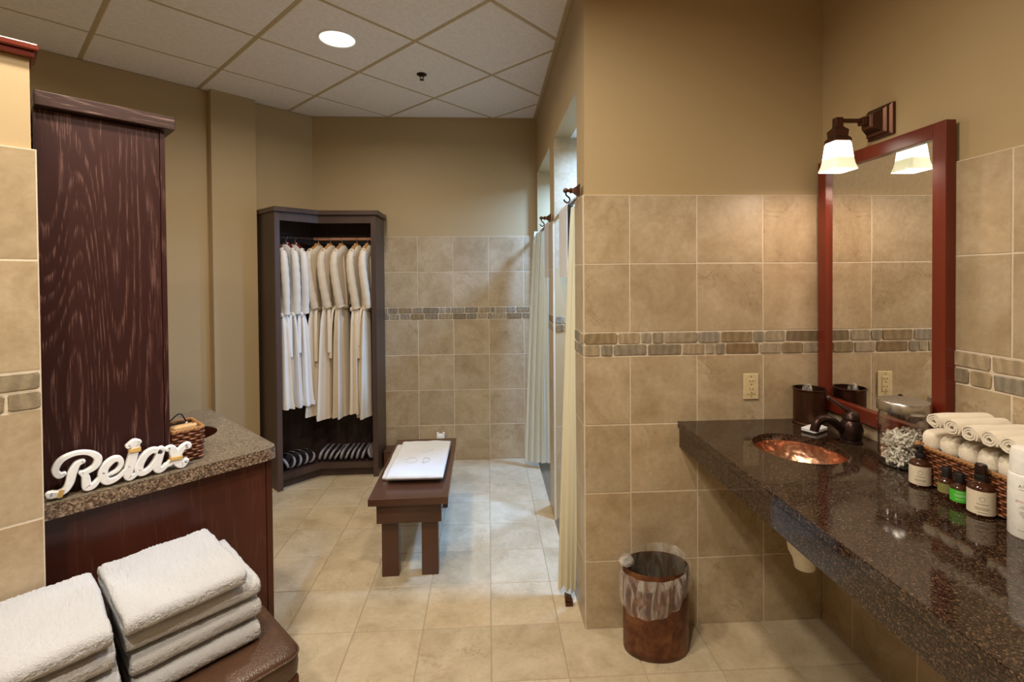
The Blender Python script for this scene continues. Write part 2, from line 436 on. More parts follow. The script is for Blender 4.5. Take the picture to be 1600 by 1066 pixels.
# vanity end wall (faces the camera)
wn = struct('wall_vanity', MB().box(XC + .0125, XR + .14, YN + .0125, 2.304, 0, H), M['paint'], 'tan wall with travertine wainscot at the end of the vanity')
def NX(zx): return .4219 + (zx - 76) / (1005 - 76) * (1.487 - .4219)
r1 = [76, 211, 301, 346, 393, 528, 618, 749, 796, 882, 1030]; r2 = [76, 142, 192, 327, 464, 557, 597, 638, 775, 864, 954, 1030]
def rowify(r, end): x = [NX(q) for q in r]; x[-1] = end; return list(zip(x, x[1:]))
xb = [XC + .003, .632, .632 + T, .632 + 2*T, XR]
tile_zone(wn, (0, YN), 0, XC + .0028, XR, xb, [rowify(r1, XR), rowify(r2, XR)])
# right wall
wr = struct('wall_right', MB().box(XR + .0125, XR + .15, -1.7, 2.32, 0, H), M['paint'], 'tan right wall with travertine wainscot behind the mirror')
yg = 1.9333
rr = [[(0, .14), (.14, .3), (.3, .42), (.42, .58), (.58, .74), (.74, .86), (.86, .99), (.99, 1.1)], [(0, .1), (.1, .25), (.25, .33), (.33, .48), (.48, .575), (.575, .675), (.675, .745), (.745, .90), (.90, 1.1)]]
rr = [[*r, *[(1.1 + .14*k, 1.24 + .14*k) for k in range(7)]] for r in rr]
tile_zone(wr, (XR, YN), -PI/2, 0, 2.1, brk(0, 2.1, YN - yg), rr)
# shower wall with two openings
O1, O2, ZO = (2.314, 3.10), (3.31, 4.14), 2.472
ws = MB()
x0, x1 = XC + .0125, XC + .12
ws.box(x0, x1, 2.304, O1[0] , 0, H); ws.box(x0, x1, O1[1], O2[0], 0, H); ws.box(x0, x1, O2[1], YB + .0125, 0, H)
ws.box(x0, x1, O1[0], O1[1], ZO, H); ws.box(x0, x1, O2[0], O2[1], ZO, H)
wsh = struct('wall_shower', ws, M['paint'], 'tan wall with two tall shower openings')
# near pier (end face of the vanity wall), far pier
for a, b in ((YN, O1[0]), (O1[1], O2[0])):
    grout(wsh, (XC, b), -PI/2, 0, b - a, 0, 6.35*T)
    for zb in ALLROWS: tiles(wsh, (XC, b), -PI/2, [0, b - a - .001], zb)
    stones(wsh, (XC, b), -PI/2, [[(0, (b-a)*.6), ((b-a)*.6, b-a)], [(0, (b-a)*.35), ((b-a)*.35, b-a)]])
# stalls
st = MB().box(XC + .12, 1.50, 3.112, 3.30, 0, 2.472).box(1.44, 1.52, 2.30, 4.2, 0, 2.472).box(XC + .12, 1.5, 2.304, 2.314, 0, 2.472)
sw = struct('wall_stall', st, M['tile'], 'pale tiled shower stall walls')
struct('ceiling_stall', MB().box(XC + .12, 1.5, 2.304, 4.2, 2.472, 2.53), M['white'], 'white ceiling inside the shower stalls')
zst = [4.35*T, 5.35*T, 6.35*T, 7.35*T, 2.471]
for yy, xe in ((3.10, 1.43), (4.144, 1.43)):
    grout(sw, (0, yy), 0, XC + .013, xe, 0, 2.47)
    for zb in (ROWS, zst): tiles(sw, (0, yy), 0, [XC + .014, .60, .60 + T, .60 + 2*T, xe], zb)
    stones(sw, (0, yy), 0, rnd_rows(XC + .016, xe))
# sills
for a, b in (O1, O2):
    t = struct('trim_sill', MB().box(XC + .02, XC + .05, a, b, 0, .012).box(XC + .075, XC + .10, a, b, 0, .012).box(XC, XC + .12, a, b, -.002, .004).mesh(.001), M['steel'], 'steel threshold strip at shower opening')
# back wall
wb = struct('wall_back', MB().box(-1.62, 1.6, YB + .0125, YB + .15, 0, H), M['paint'], 'tan back wall with travertine wainscot')
tile_zone(wb, (0, YB), 0, -1.0, XC, brk(-1.0, XC, -.5981))
# left diagonal wall with pilaster
wl = struct('wall_left', MB().box(-1.9, 1.99, 4.022, 4.16, 0, H).box(1.152, 1.455, 3.957, 4.03, 0, H).mesh(), M['paint'], 'tan diagonal wall with a shallow pilaster', rz=D45)
# walls out of view
struct('wall_far_left', MB().box(-3.5, -3.38, -1.7, 3.0, 0, H), M['paint'], 'tan wall beyond the partition')
struct('wall_front', MB().box(-3.5, 1.66, -1.72, -1.6, 0, H), M['paint'], 'tan wall opposite the back wall')

# partition beside the towel bench
WU = .117
wp = struct('wall_partition', MB().box(-1.6, WU - .010, 1.8825, 1.955, 0, 2.186).mesh(), M['paint'], 'free-standing tiled partition with a wooden cap', rz=D45)
def childD(o): o.rotation_euler = (0, 0, 0); return o
grout(wp, (0, 1.87), 0, -1.6, WU, 0, 6.35*T)
for zb in ALLROWS: tiles(wp, (0, 1.87), 0, brk(-1.1, WU, -.17), zb)
stones(wp, (0, 1.87), 0, [[(-.6, -.3), (-.3, -.12), (-.12, WU)], [(-.6, -.25), (-.25, -.1), (-.1, .048), (.048, WU)]])
capm = MB().box(-1.6, .125, 1.852, 1.99, 2.203, 2.222).box(-1.6, .117, 1.862, 1.98, 2.186, 2.203).mesh(.004)
link('cap', capm, M['cherry'], wp)

# ceiling
def clip(poly, a, b, c):           # keep a*x+b*y<=c
    out = []
    for i, p in enumerate(poly):
        q = poly[(i+1) % len(poly)]; dp, dq = a*p[0] + b*p[1] - c, a*q[0] + b*q[1] - c
        if dp <= 0: out.append(p)
        if dp*dq < 0:
            t = dp/(dp - dq); out.append((p[0] + (q[0]-p[0])*t, p[1] + (q[1]-p[1])*t))
    return out
RA = [(1, 0, XC + .012), (0, 1, YB + .012), (0, -1, -YN), (-1, 1, 4.02*S2), (-1, 0, 3.38)]
RB = [(1, 0, XR + .012), (0, 1, YN), (0, -1, 1.6), (-1, 1, 4.02*S2), (-1, 0, 3.38)]
def region(poly):
    out = []
    for R in (RA, RB):
        p = poly
        for h in R:
            if p: p = clip(p, *h)
        if len(p) > 2:
            ar = abs(sum(p[i][0]*p[(i+1) % len(p)][1] - p[(i+1) % len(p)][0]*p[i][1] for i in range(len(p))))/2
            if ar > .0015: out.append(p)
    return out
ce = struct('ceiling', MB().box(-3.6, 1.7, -1.8, 4.4, H + .02, H + .12), M['white'], 'suspended ceiling of square white panels laid diagonally')
U0, DU, V0, DV = 1.736, .642, -2.317, .618
def inset(p, d):
    cx = sum(q[0] for q in p)/len(p); cy = sum(q[1] for q in p)/len(p)
    return [(x + (cx - x)*d/max(.05, math.hypot(x-cx, y-cy)), y + (cy - y)*d/max(.05, math.hypot(x-cx, y-cy))) for x, y in p]
for i in range(-7, 4):
    for j in range(-3, 9):
        u0, u1 = U0 + i*DU + .011, U0 + (i+1)*DU - .011
        v0, v1 = V0 + j*DV + .011, V0 + (j+1)*DV - .011
        quad = [tuple(D(u, -v)[:2]) for u, v in ((u0, v0), (u1, v0), (u1, v1), (u0, v1))]
        for p in region(quad):
            q = inset(p, .006)
            link('panel', MB().loft([[(x, y, H + .019) for x, y in p], [(x, y, H + .004) for x, y in p], [(x, y, H) for x, y in q]]), M['ceil'], ce)
for i in range(-7, 5):
    u = U0 + i*DU
    for p in region([tuple(D(a, b)[:2]) for a, b in ((u - .012, -4), (u + .012, -4), (u + .012, 5), (u - .012, 5))]):
        link('runner', MB().prism(p, H + .003, H + .021), M['runner'], ce)
for j in range(-3, 9):
    v = V0 + j*DV
    for p in region([tuple(D(a, -b)[:2]) for a, b in ((-4, v - .012), (5, v - .012), (5, v + .012), (-4, v + .012))]):
        link('runner', MB().prism(p, H + .0035, H + .0205), M['runner'], ce)
link('edge_trim', MB().box(XC - .012, XC + .012, YN, YB, H - .004, H + .01), M['runner'], ce)
link('edge_trim', MB().box(-1.5, XC, YB - .010, YB + .012, H - .002, H + .01), M['runner'], ce)

# ------------------------------------------------------------------ lights
def area(name, loc, size, power, col, spread=160):
    l = bpy.data.lights.new(name, 'AREA'); l.shape = 'DISK'; l.size = size; l.energy = power; l.color = col; l.spread = math.radians(spread)
    o = bpy.data.objects.new(name, l); C.objects.link(o); o.location = loc; return o
def downlight(x, y, label, power, col=WARM, z=H, lampm='lamp', spread=165):
    t = thing('recessed_light', label, 'light', (x, y, z), 0, 'recessed ceiling lights')
    n = 40
    link('trim_ring', MB().loft([[(r*math.cos(2*PI*i/n), r*math.sin(2*PI*i/n), q) for i in range(n)] for r, q in ((.112, .001), (.108, -.005), (.100, -.005), (.097, .002))], True, False).mesh(smooth=50), M['white_paint'], t)
    link('reflector', MB().loft([[(r*math.cos(2*PI*i/n), r*math.sin(2*PI*i/n), q) for i in range(n)] for r, q in ((.098, .0), (.090, -.0005))], True, False), M['white_paint'], t)
    link('lamp', MB().lathe([(.0005, -.0012), (.05, -.0018), (.0965, -.0012)], n, caps=False), M[lampm], t)
    o = area('downlight_lamp', (0, 0, -.008), .18, power, col, spread); o.parent = t
    return t
downlight(-.85, 2.85, 'round recessed ceiling light between the robe cabinet and the bench', E_DOWN*.56)
downlight(*D(.13, 1.39)[:2], 'round recessed ceiling light above the towel bench', E_DOWN*.85)
downlight(*D(.77, .77)[:2], 'added recessed fill light above the vanity aisle', E_DOWN*.8)  # unseen lamp added to brighten the lower end wall and under the counter
downlight(-.6, -.35, 'added recessed fill light behind the viewpoint', E_DOWN*1.5)  # unseen lamp added as frontal fill for faces towards the camera
downlight(*D(-.5, 3.2)[:2], 'round recessed ceiling light behind the partition', E_DOWN*.45)
downlight(.95, 2.72, 'cool recessed light in the shower stall nearest the vanity', E_STALL, COOL, 2.472, 'lampc')
downlight(.95, 3.72, 'cool recessed light in the shower stall next to the back wall', E_STALL, COOL, 2.472, 'lampc')
s = thing('sprinkler', 'small dark fire sprinkler head on the ceiling', 'sprinkler', (-.431, 3.317, H - .001))
link('escutcheon', MB().lathe([(.001, 0), (.034, 0), (.034, -.004), (.015, -.012), (.001, -.012)], 24).mesh(smooth=40), M['bronzed'], s)
link('frame', MB().tube([(-.010, 0, -.01), (-.012, 0, -.024), (0, 0, -.036)], .0028).tube([(.010, 0, -.01), (.012, 0, -.024), (0, 0, -.036)], .0028), M['bronzed'], s)
link('deflector', MB().lathe([(.001, -.036), (.015, -.036), (.015, -.039), (.001, -.039)], 16), M['bronzed'], s)

# ------------------------------------------------------------------ big furniture
def slab_hole(poly, c, rx, ry, z0, z1, n=72):
    ang = sorted(set([2*PI*i/n for i in range(n)] + [math.atan2(y - c[1], x - c[0]) % (2*PI) for x, y in poly]))
    inn, out = [], []
    for a in ang:
        dx, dy = math.cos(a), math.sin(a)
        inn.append((c[0] + rx*dx, c[1] + ry*dy)); best = None
        for i, p in enumerate(poly):
            q = poly[(i+1) % len(poly)]; ex, ey = q[0]-p[0], q[1]-p[1]
            det = dx*(-ey) + dy*ex
            if abs(det) < 1e-12: continue
            bx, by = p[0]-c[0], p[1]-c[1]
            t = (bx*(-ey) + by*ex)/det; s_ = (dx*by - dy*bx)/det
            if t > 0 and -1e-6 <= s_ <= 1 + 1e-6 and (best is None or t < best): best = t
        out.append((c[0] + dx*best, c[1] + dy*best))
    k = len(ang); mb = MB()
    v = [(x, y, z) for L in (inn, out) for z in (z0, z1) for x, y in L]   # in0,in1,out0,out1
    f = []
    for i in range(k):
        j = (i+1) % k
        f += [(k+i, k+j, 3*k+j, 3*k+i), (i, 2*k+i, 2*k+j, j), (2*k+i, 3*k+i, 3*k+j, 2*k+j), (i, j, k+j, k+i)]
    return mb.add(v, f)
def rrect(x0, x1, y0, y1, r, n=6, corners=(1, 1, 1, 1)):
    out = []
    for (cx, cy, a0, on) in ((x1 - r, y1 - r, 0, corners[0]), (x0 + r, y1 - r, 90, corners[1]), (x0 + r, y0 + r, 180, corners[2]), (x1 - r, y0 + r, 270, corners[3])):
        if on: out += [(cx + r*math.cos(math.radians(a0 + 90*k/n)), cy + r*math.sin(math.radians(a0 + 90*k/n))) for k in range(n+1)]
        else: out.append((cx + (r if a0 in (0, 270) else -r), cy + (r if a0 < 180 else -r)))
    return out
# towel drop counter (diagonal)
t = thing('drop_counter', 'tan speckled counter with round towel hole on dark wooden base by the partition', 'counter', D(0, 0), D45)
CT = .915
top = slab_hole(rrect(.121, .79, 1.965, 2.83, .045, 6, (1, 0, 0, 1)), (.57, 2.42), .135, .135, CT - .045, CT)
wt = link('worktop', top.mesh(smooth=35), M['graniteL'], t)
link('edge_band', MB().loft([[(x*1, y, z) for x, y in rrect(.1215, .7925, 1.9625, 2.8325, .046, 6, (1, 0, 0, 1))] for z in (CT - .046, CT - .0025)], True, False).mesh(smooth=35), M['graniteE'], wt)
link('hole_liner', MB().loft([[(.57 + .1345*math.cos(2*PI*i/40), 2.42 + .1345*math.sin(2*PI*i/40), z) for i in range(40)] for z in (CT - .004, CT - .25)], True, False).mesh(smooth=60), M['mahog'], wt)
link('front_panel', MB().box(.121, .752, 1.995, 2.015, 0, CT - .046).mesh(.001), M['mahog'], t)
link('corner_post', MB().box(.7535, .776, 1.993, 2.035, 0, CT - .046).mesh(.0015), M['mahog'], t)
link('side_panel', MB().box(.756, .774, 2.035, 2.80, 0, CT - .046), M['mahog'], t)
link('back_panel', MB().box(.121, .774, 2.78, 2.80, 0, CT - .046), M['mahog'], t)
# tall dark oak box on it
t = thing('tall_cabinet', 'tall dark oak cabinet side with pale grain standing on the speckled counter', 'cabinet', D(0, 0, CT), D45)
link('front_panel', MB().box(.121, .432, 2.032, 2.05, .001, 2.093 - CT).mesh(.001), M['oak'], t)
link('edge_strip', MB().box(.4335, .448, 2.030, 2.40, .001, 2.093 - CT).mesh(.0015), M['oak'], t)
link('back_panel', MB().box(.121, .4335, 2.38, 2.40, .001, 2.093 - CT), M['oak'], t)
link('cap_board', MB().box(.121, .474, 2.005, 2.42, 2.097 - CT, 2.141 - CT).mesh(.0025), M['oakh'], t)
# vanity top
t = thing('vanity_counter', 'long wall-hung polished brown granite vanity counter', 'counter', (0, 0, ZC))
SK = (1.165, 1.757)
wt = link('worktop', slab_hole([(.845, -.9), (XR - .002, -.9), (XR - .002, YN - .002), (.845, YN - .002)], SK, .152, .165, -.028, 0).mesh(.0025, 2), M['granite'], t)
link('apron', MB().box(.853, .873, -.9, YN - .002, -.116, -.0285).mesh(.0015), M['granite'], t)
link('backsplash_strip', MB().box(XR - .014, XR - .002, -.9, YN - .003, .0005, .05).mesh(.001), M['tile'], t)
t = thing('sink', 'round hammered copper sink set into the granite counter', 'sink', (SK[0], SK[1], ZC))
prof = [(1.0, -.0285), (.99, -.05), (.93, -.085), (.8, -.115), (.55, -.135), (.25, -.143), (.12, -.145)]
link('basin', MB().loft([[(r*.154*math.cos(2*PI*i/56), r*.167*math.sin(2*PI*i/56), z) for i in range(56)] for r, z in prof], True, False).mesh(smooth=60), M['copper'], t)
link('drain', MB().lathe([(.0005, -.1445), (.016, -.1440), (.0215, -.1455), (.022, -.16)], 24, caps=False).mesh(smooth=50), M['bronzed'], t)
t = thing('drain_pipe', 'white plastic drain pipe cover hanging under the granite counter', 'pipe', (1.155, 1.72, .485))
link('cover', MB().loft([[(cx + r*math.cos(2*PI*i/28), r*.9*math.sin(2*PI*i/28), z) for i in range(28)] for cx, r, z in ((.014, .026, .0), (.010, .034, .004), (.008, .040, .040), (.003, .050, .068), (-.002, .056, .13), (-.006, .058, .28))]).mesh(smooth=50), M['pvc'], t)
link('collar', MB().lathe([(.055, .175), (.062, .18), (.062, .20), (.055, .205)], 28, (-.004, 0, 0)).mesh(smooth=40), M['pvc'], t)

# corner robe cabinet in the obtuse corner
t = thing('robe_cabinet', 'dark corner wardrobe with open front holding robes and slippers', 'wardrobe')
def P(u, w): return tuple(D(u, w)[:2])
CAPo = [P(1.462, 3.665), (-1.318, 3.865), (-.858, 3.865), (-.858, 4.192), (-1.500, 4.192), P(1.462, 4.016)]
def bend(wf, yf): v = -wf*S2; return (yf + v, yf)
ZT = 2.116
link('cap', MB().prism([P(1.463, 3.662), bend(3.662, 3.862), (-.856, 3.862), (-.856, 4.186), (-1.497, 4.186), P(1.463, 4.010)], ZT - .036, ZT).mesh(.002), M['cab'], t)
def slab_d(u0, u1, w0, w1, z0, z1):
    return MB().prism([P(u0, w0), P(u1, w0), P(u1, w1), P(u0, w1)], z0, z1)
link('side_panel', slab_d(1.475, 1.493, 3.685, 4.010, 0, ZT - .037).mesh(.0015), M['cab'], t)
link('side_panel', MB().box(-.898, -.880, 3.885, 4.186, 0, ZT - .037).mesh(.0015), M['cab'], t)
link('stile', slab_d(1.4745, 1.512, 3.680, 3.700, 0, ZT - .037).mesh(.0015), M['cab'], t)
link('stile', MB().box(-.918, -.8795, 3.880, 3.900, 0, ZT - .037).mesh(.0015), M['cab'], t)
def lam(wf, wb_, yf, yb, ul, xr_, z0, z1):       # bent board following both fronts
    return MB().prism([P(ul, wf), bend(wf, yf), (xr_, yf), (xr_, yb), bend(wb_, yb), P(ul, wb_)], z0, z1)
link('top_rail', lam(3.682, 3.70, 3.882, 3.90, 1.5125, -.9185, ZT - .10, ZT - .037).mesh(.001), M['cab'], t)
link('shelf_rail', lam(3.682, 3.70, 3.882, 3.90, 1.5125, -.9185, .075, .118).mesh(.001), M['cab'], t)
link('toe_board', lam(3.735, 3.75, 3.935, 3.95, 1.494, -.899, 0, .0745).mesh(), M['cab'], t)
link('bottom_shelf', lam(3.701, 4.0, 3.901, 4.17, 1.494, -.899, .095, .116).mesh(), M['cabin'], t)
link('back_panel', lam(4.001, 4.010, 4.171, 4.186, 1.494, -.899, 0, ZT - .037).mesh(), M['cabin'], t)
RODZ = 1.905; RY = 4.03; RW = 3.85
rb = bend(RW, RY)
link('rod', MB().tube([(-.899, RY, RODZ), (rb[0], RY, RODZ)], .013, 12).mesh(smooth=50), M['rodc'], t)
link('rod', MB().tube([D(1.494, RW, RODZ), (rb[0], RY, RODZ)], .013, 12).mesh(smooth=50), M['cabin'], t)

# robes
def ring(z, s, tt, n, ph, amp, k, ds=0, dt=0):
    out = []
    for i in range(n):
        a = 2*PI*i/n
        r = 1 + amp*math.sin(k*a + ph) + amp*.5*math.sin((k+3)*a + 2*ph)
        ca, sa = math.cos(a), math.sin(a)
        out.append((tt*r*math.copysign(abs(sa)**.8, sa) + dt, s*r*math.copysign(abs(ca)**.8, ca)*(.68 if ca > 0 else 1) + ds, z))
    return out
def make_robe(label, seed, m, hm, hem=-1.40, belt=-.565):
    rn = random.Random(seed); ph = rn.uniform(0, 6); n = 56
    r = thing('robe', label, 'robe', (0, 0, 0), 0, 'robes hanging in the corner wardrobe')
    prof = [(-.055, .040, .030, 0), (-.065, .060, .036, 0), (-.085, .10, .042, 0), (-.12, .145, .045, 0), (-.16, .160, .038, .01), (-.23, .155, .037, .03), (-.35, .148, .036, .05), (-.46, .138, .035, .04), (belt + .03, .130, .034, .03), (belt, .124, .032, .02), (belt - .03, .132, .034, .06), (belt - .10, .145, .038, .11), (belt - .3, .160, .045, .12), (belt - .6, .170, .051, .13), (hem + .02, .180, .056, .14), (hem, .181, .056, .14)]
    tilt = rn.uniform(-.02, .02)
    rings = []
    for z, s_, tt, amp in prof:
        q = max(0, -z - .2)
        rings.append(ring(z, s_, tt, n, ph, amp, 6, -.01*q, tilt*q))
    body = link('body', MB().loft(rings).mesh(smooth=70), m, r)
    # hem band
    rg = [ring(z, .1835, .0585, n, ph, .14, 6, -.01*1.2, tilt*1.2) for z in (hem + .03, hem - .004)]
    link('hem_band', MB().loft(rg, True, False).mesh(smooth=70), m, r)
    for sg in (-1, 1):
        pts = spline([(-.004, sg*.115, -.105), (-.006, sg*.155, -.145), (-.006, sg*.168, -.22), (.004, sg*.160, -.34), (.018, sg*.138, -.47), (.026, sg*.118, belt + .01)], 5)
        if sg > 0: pts = [(a, b*.62, c) for a, b, c in pts]
        k = len(pts); rad = [.026 + .009*math.sin(min(1, i/k*1.3)*PI*.6) + .0016*math.sin(i*1.9 + ph) + .001*math.sin(i*3.1) for i in range(k)]
        link('sleeve', MB().tube(pts, rad, 16).mesh(smooth=70), m, r)
    for sg in (-1, 1):
        pts = spline([(-.005, sg*.03, -.045), (.024, sg*.065, -.10), (.039, sg*.060, -.22), (.041, sg*.03, -.38), (.038, sg*.008, belt + .02)], 5)
        link('collar', MB().tube(pts, [.012]*len(pts), 8, True, .55).mesh(smooth=70), m, r)
    bt = link('belt', MB().loft([ring(belt + dz, .127 + e, .037 + e, n, ph, .03, 6) for dz, e in ((.020, -.004), (.016, .006), (0, .010), (-.016, .006), (-.020, -.004))], True, False).mesh(smooth=70), m, r)
    sx = rn.choice((-1, 1))
    pts = spline([(sx*.034, -.11, belt), (sx*.042, -.135, belt - .05), (sx*.05, -.15, belt - .2), (sx*.052, -.155, belt - rn.uniform(.28, .42))], 5)
    link('belt_tail', MB().tube(pts, [.014]*len(pts), 8, True, .4).mesh(smooth=70), m, bt)
    hg = link('hanger', MB().tube(spline([(0, -.155, -.115), (0, -.09, -.082), (0, 0, -.048), (0, .07, -.082), (0, .115, -.115)], 5), .013, 10).mesh(smooth=60), hm, r)
    link('hook', MB().tube(spline([(0, 0, -.045), (0, 0, -.016), (0, -.014, -.008), (0, -.017, .004), (0, 0, .0165), (0, .015, .006)], 5), .0024, 8).mesh(smooth=60), M['chrome'], hg)
    return r
ordn = ['leftmost', 'second', 'third', 'fourth', 'fifth', 'sixth', 'seventh', 'rightmost']
lab = ['white robe at the far left end of the wardrobe rail', 'white robe second from the left in the wardrobe', 'white robe third from the left, beside the first cream robe', 'cream robe fourth from the left in the wardrobe', 'cream robe fifth from the left in the wardrobe', 'pinkish cream robe sixth from the left in the wardrobe', 'cream robe seventh from the left with a hanging belt end', 'cream robe at the far right end of the wardrobe rail']
spots = [(1.553, 1), (1.630, 1), (1.700, 1), (-1.375, 0), (-1.278, 0), (-1.185, 0), (-1.065, 0), (-.978, 0)]
rn = random.Random(3)
for i, (q, dg) in enumerate(spots):
    r = make_robe(lab[i], i, M['robew'] if dg else M['robe'], M['hangd'] if dg else M['hang'], (-1.30 if dg else rn.uniform(-1.43, -1.38)), -.60 if dg else rn.uniform(-.585, -.555))
    r.scale = (.8 if dg else .9, 1, 1)
    if dg: r.location = D(q, RW - .0, RODZ); r.rotation_euler = (0, 0, D45 + rn.uniform(-.06, .06))
    else: r.location = (q, RY, RODZ); r.rotation_euler = (0, 0, rn.uniform(-.16, .04))
# slippers on the bottom shelf
def sole_outline(L=.25, W=.095, n=28):
    out = []
    for i in range(n):
        a = 2*PI*i/n; x = math.cos(a); y = math.sin(a)
        wd = W/2*(1 + .12*x)
        out.append((L/2*math.copysign(abs(x)**.85, x), wd*math.copysign(abs(y)**.8, y)))
    return out
so = sole_outline()
sm_edge = MB().prism(so, 0, .016).mesh(.003, 2, 50); sm_edge.materials.append(M['soledge'])
sm_top = MB().prism([(x*.95, y*.9) for x, y in so], .0161, .020).mesh(); sm_top.materials.append(M['slip'])
sm_strap = MB().loft([[(x, .048*math.cos(a), .012 + .026*math.sin(a)) for a in [PI*k/12 for k in range(13)]] + [(x, .044*math.cos(a), .012 + .022*math.sin(a)) for a in [PI*k/12 for k in range(12, -1, -1)]] for x in (.0, .03, .075)]).mesh(smooth=50); sm_strap.materials.append(M['slip'])
first = None
for i in range(15):
    if i < 5:
        base = D(1.565 + .050*i, 3.83, .168); rz = D45 - PI/2
    else:
        base = Vector((-1.335 + .042*(i-5), 4.02, .168)); rz = -PI/2
    lean = math.radians(rn.uniform(58, 78) if i not in (0,) else 110)
    if i == 14: lean = math.radians(112)
    if first is None:
        s_ = thing('slipper', 'black slipper with pale sole edge standing on the wardrobe floor', 'slipper', base, rz, 'slippers lined up on the wardrobe floor')
        for nm, me in (('sole', sm_edge), ('footbed', sm_top), ('strap', sm_strap)): link(nm, me, None, s_)
        first = s_
    else: s_ = copytree(first, first['label'])
    s_['label'] = 'black slipper with pale sole edge in the wardrobe, ' + ('far left' if i == 0 else 'far right' if i == 14 else '%s from the left' % ('', 'second', 'third', 'fourth', 'fifth', 'sixth', 'seventh', 'eighth', 'ninth', 'tenth', 'eleventh', 'twelfth', 'thirteenth', 'fourteenth')[i])
    if i > 4: base = base + Vector((.012*(i == 14), 0, 0))
    s_.location = base; s_.rotation_euler = (Matrix.Rotation(rz, 4, 'Z') @ Matrix.Rotation(lean, 4, 'X')).to_euler()
    mz = min((s_.rotation_euler.to_matrix() @ Vector((x, y, z))).z for x, y in so for z in (0, .03))
    s_.location.z = .117 - mz

# bench
t = thing('bench', 'low dark wooden bench with slab legs in the middle of the floor', 'bench', (-.427, 2.97, 0), math.radians(1.0))
link('seat', MB().box(-.205, .205, -.465, .465, .402, .44).mesh(.003), M['bench'], t)
for sy in (-1, 1):
    link('apron', MB().box(-.168, .168, sy*.42 - .014, sy*.42 + .014, .296, .4015).mesh(.002), M['bench'], t)
    for sx in (-1, 1):
        link('leg', MB().box(sx*.104 - .044, sx*.104 + .044, sy*.375 - .03, sy*.375 + .03, 0, .4015).mesh(.002), M['benchv'], t)
for sx in (-1, 1): link('side_rail', MB().box(sx*.155 - .011, sx*.155 + .011, -.344, .344, .32, .4015).mesh(.002), M['bench'], t)

# ------------------------------------------------------------------ towels
def ribbon_towel(L, Dp, layers, th, seed, rough=.0016, nu=44, fr=1.0, kk=4, fuzz=0):
    """towel folded over along its front edge: layers of a thick sheet; x = length, y = depth (front at -Dp/2)"""
    rn = random.Random(seed); mb = MB(); R = th/2
    path = []                                   # centre line in (y, z)
    for k in range(layers):
        z = R + k*th*.96
        seq = [(Dp/2 - .006*k*rn.random(), z), (Dp/6, z + .001), (-Dp/6, z), (-Dp/2 + th*1.1, z)]
        path += seq if k % 2 == 0 else seq[::-1]
        if k < layers - 1:
            sgn = -1 if k % 2 == 0 else 1
            yy = sgn*(Dp/2 - th*.55)
            path += [(yy + sgn*th*.35*fr, z + th*.18), (yy + sgn*th*.5*fr, z + th*.48), (yy + sgn*th*.35*fr, z + th*.80)]
    path = spline(path, kk)
    nrm = []
    for i in range(len(path)):
        a, b = path[max(0, i-1)], path[min(len(path)-1, i+1)]; d = math.hypot(b[0]-a[0], b[1]-a[1]) or 1
        nrm.append((-(b[1]-a[1])/d, (b[0]-a[0])/d))
    prof = [(p[0] + n[0]*R*.99, p[1] + n[1]*R*.99) for p, n in zip(path, nrm)] + [(p[0] - n[0]*R*.99, p[1] - n[1]*R*.99) for p, n in zip(path[::-1], nrm[::-1])]
    rings = []
    cy, cz = 0, layers*th/2
    for i in range(nu + 1):
        x = -L/2 + L*i/nu; e = min(i, nu - i)
        q_ = min(1, e*L/nu/.014); sh = math.sqrt(max(0, 1 - (1 - q_)**2))
        ring_ = []
        for j, (y, z) in enumerate(prof):
            pc = path[j] if j < len(path) else path[2*len(path) - 1 - j]
            yy = pc[0] + (y - pc[0])*(.45 + .55*sh); zz = pc[1] + (z - pc[1])*(.45 + .55*sh)
            q = Vector((x*14, yy*14, zz*14 + seed*7))
            nz = noise.noise(q)*.0035 + noise.noise(q*7)*rough + noise.noise(q*17)*rough*.7
            edge = noise.noise(Vector((yy*9, zz*30, seed + (0 if x < 0 else 9))))*.004
            if fuzz: nz += rn.uniform(-fuzz, fuzz)
            ring_.append((x + edge*abs(x)/(L/2) + (rn.uniform(-fuzz, fuzz) if fuzz else 0), yy + nz*.8, max(.0004, zz + nz*(zz/(layers*th))*1.1)))
        rings.append(ring_)
    return mb.loft(rings).mesh(smooth=80)
tg = 'folded white bath towels on the leather bench'
stackR = [(.31, .40, .552, .415, 0, .0), (.31, .40, .555, .405, .01, .005), (.315, .40, .545, .41, -.01, .0), (.29, .36, .50, .375, .02, .004)]
OZ = .47; z = OZ + .001
names = ['bottom', 'second', 'third', 'top']
nmR = ['bottom folded white towel of the right-hand stack on the leather bench', 'second folded white towel from the bottom of the right-hand stack on the leather bench', 'third folded white towel from the bottom of the right-hand stack on the leather bench', 'top folded white towel of the right-hand stack on the leather bench']
nmL = ['bottom folded white towel of the left-hand stack on the leather bench', 'second folded white towel from the bottom of the left-hand stack on the leather bench', 'third folded white towel from the bottom of the left-hand stack on the leather bench', 'top folded white towel of the left-hand stack on the leather bench']
thk = .030
for i in range(4):
    ul, ur = [(.255, .567), (.25, .572), (.245, .575), (.233, .522)][i]; wf, wbk = [(1.565, 1.90), (1.575, 1.90), (1.58, 1.90), (1.55, 1.89)][i]
    o = link('folded_towel', ribbon_towel(ur - ul, wbk - wf, 2, thk, i + 1, .0014, 130, 1, 11, .0011), M['terry'], None, D((ul+ur)/2, (wf+wbk)/2, z), D45 + (0, .01, -.012, .02)[i]); tag(o, nmR[i], 'towel', tg)
    z += thk*2 + .0035
z = OZ + .001
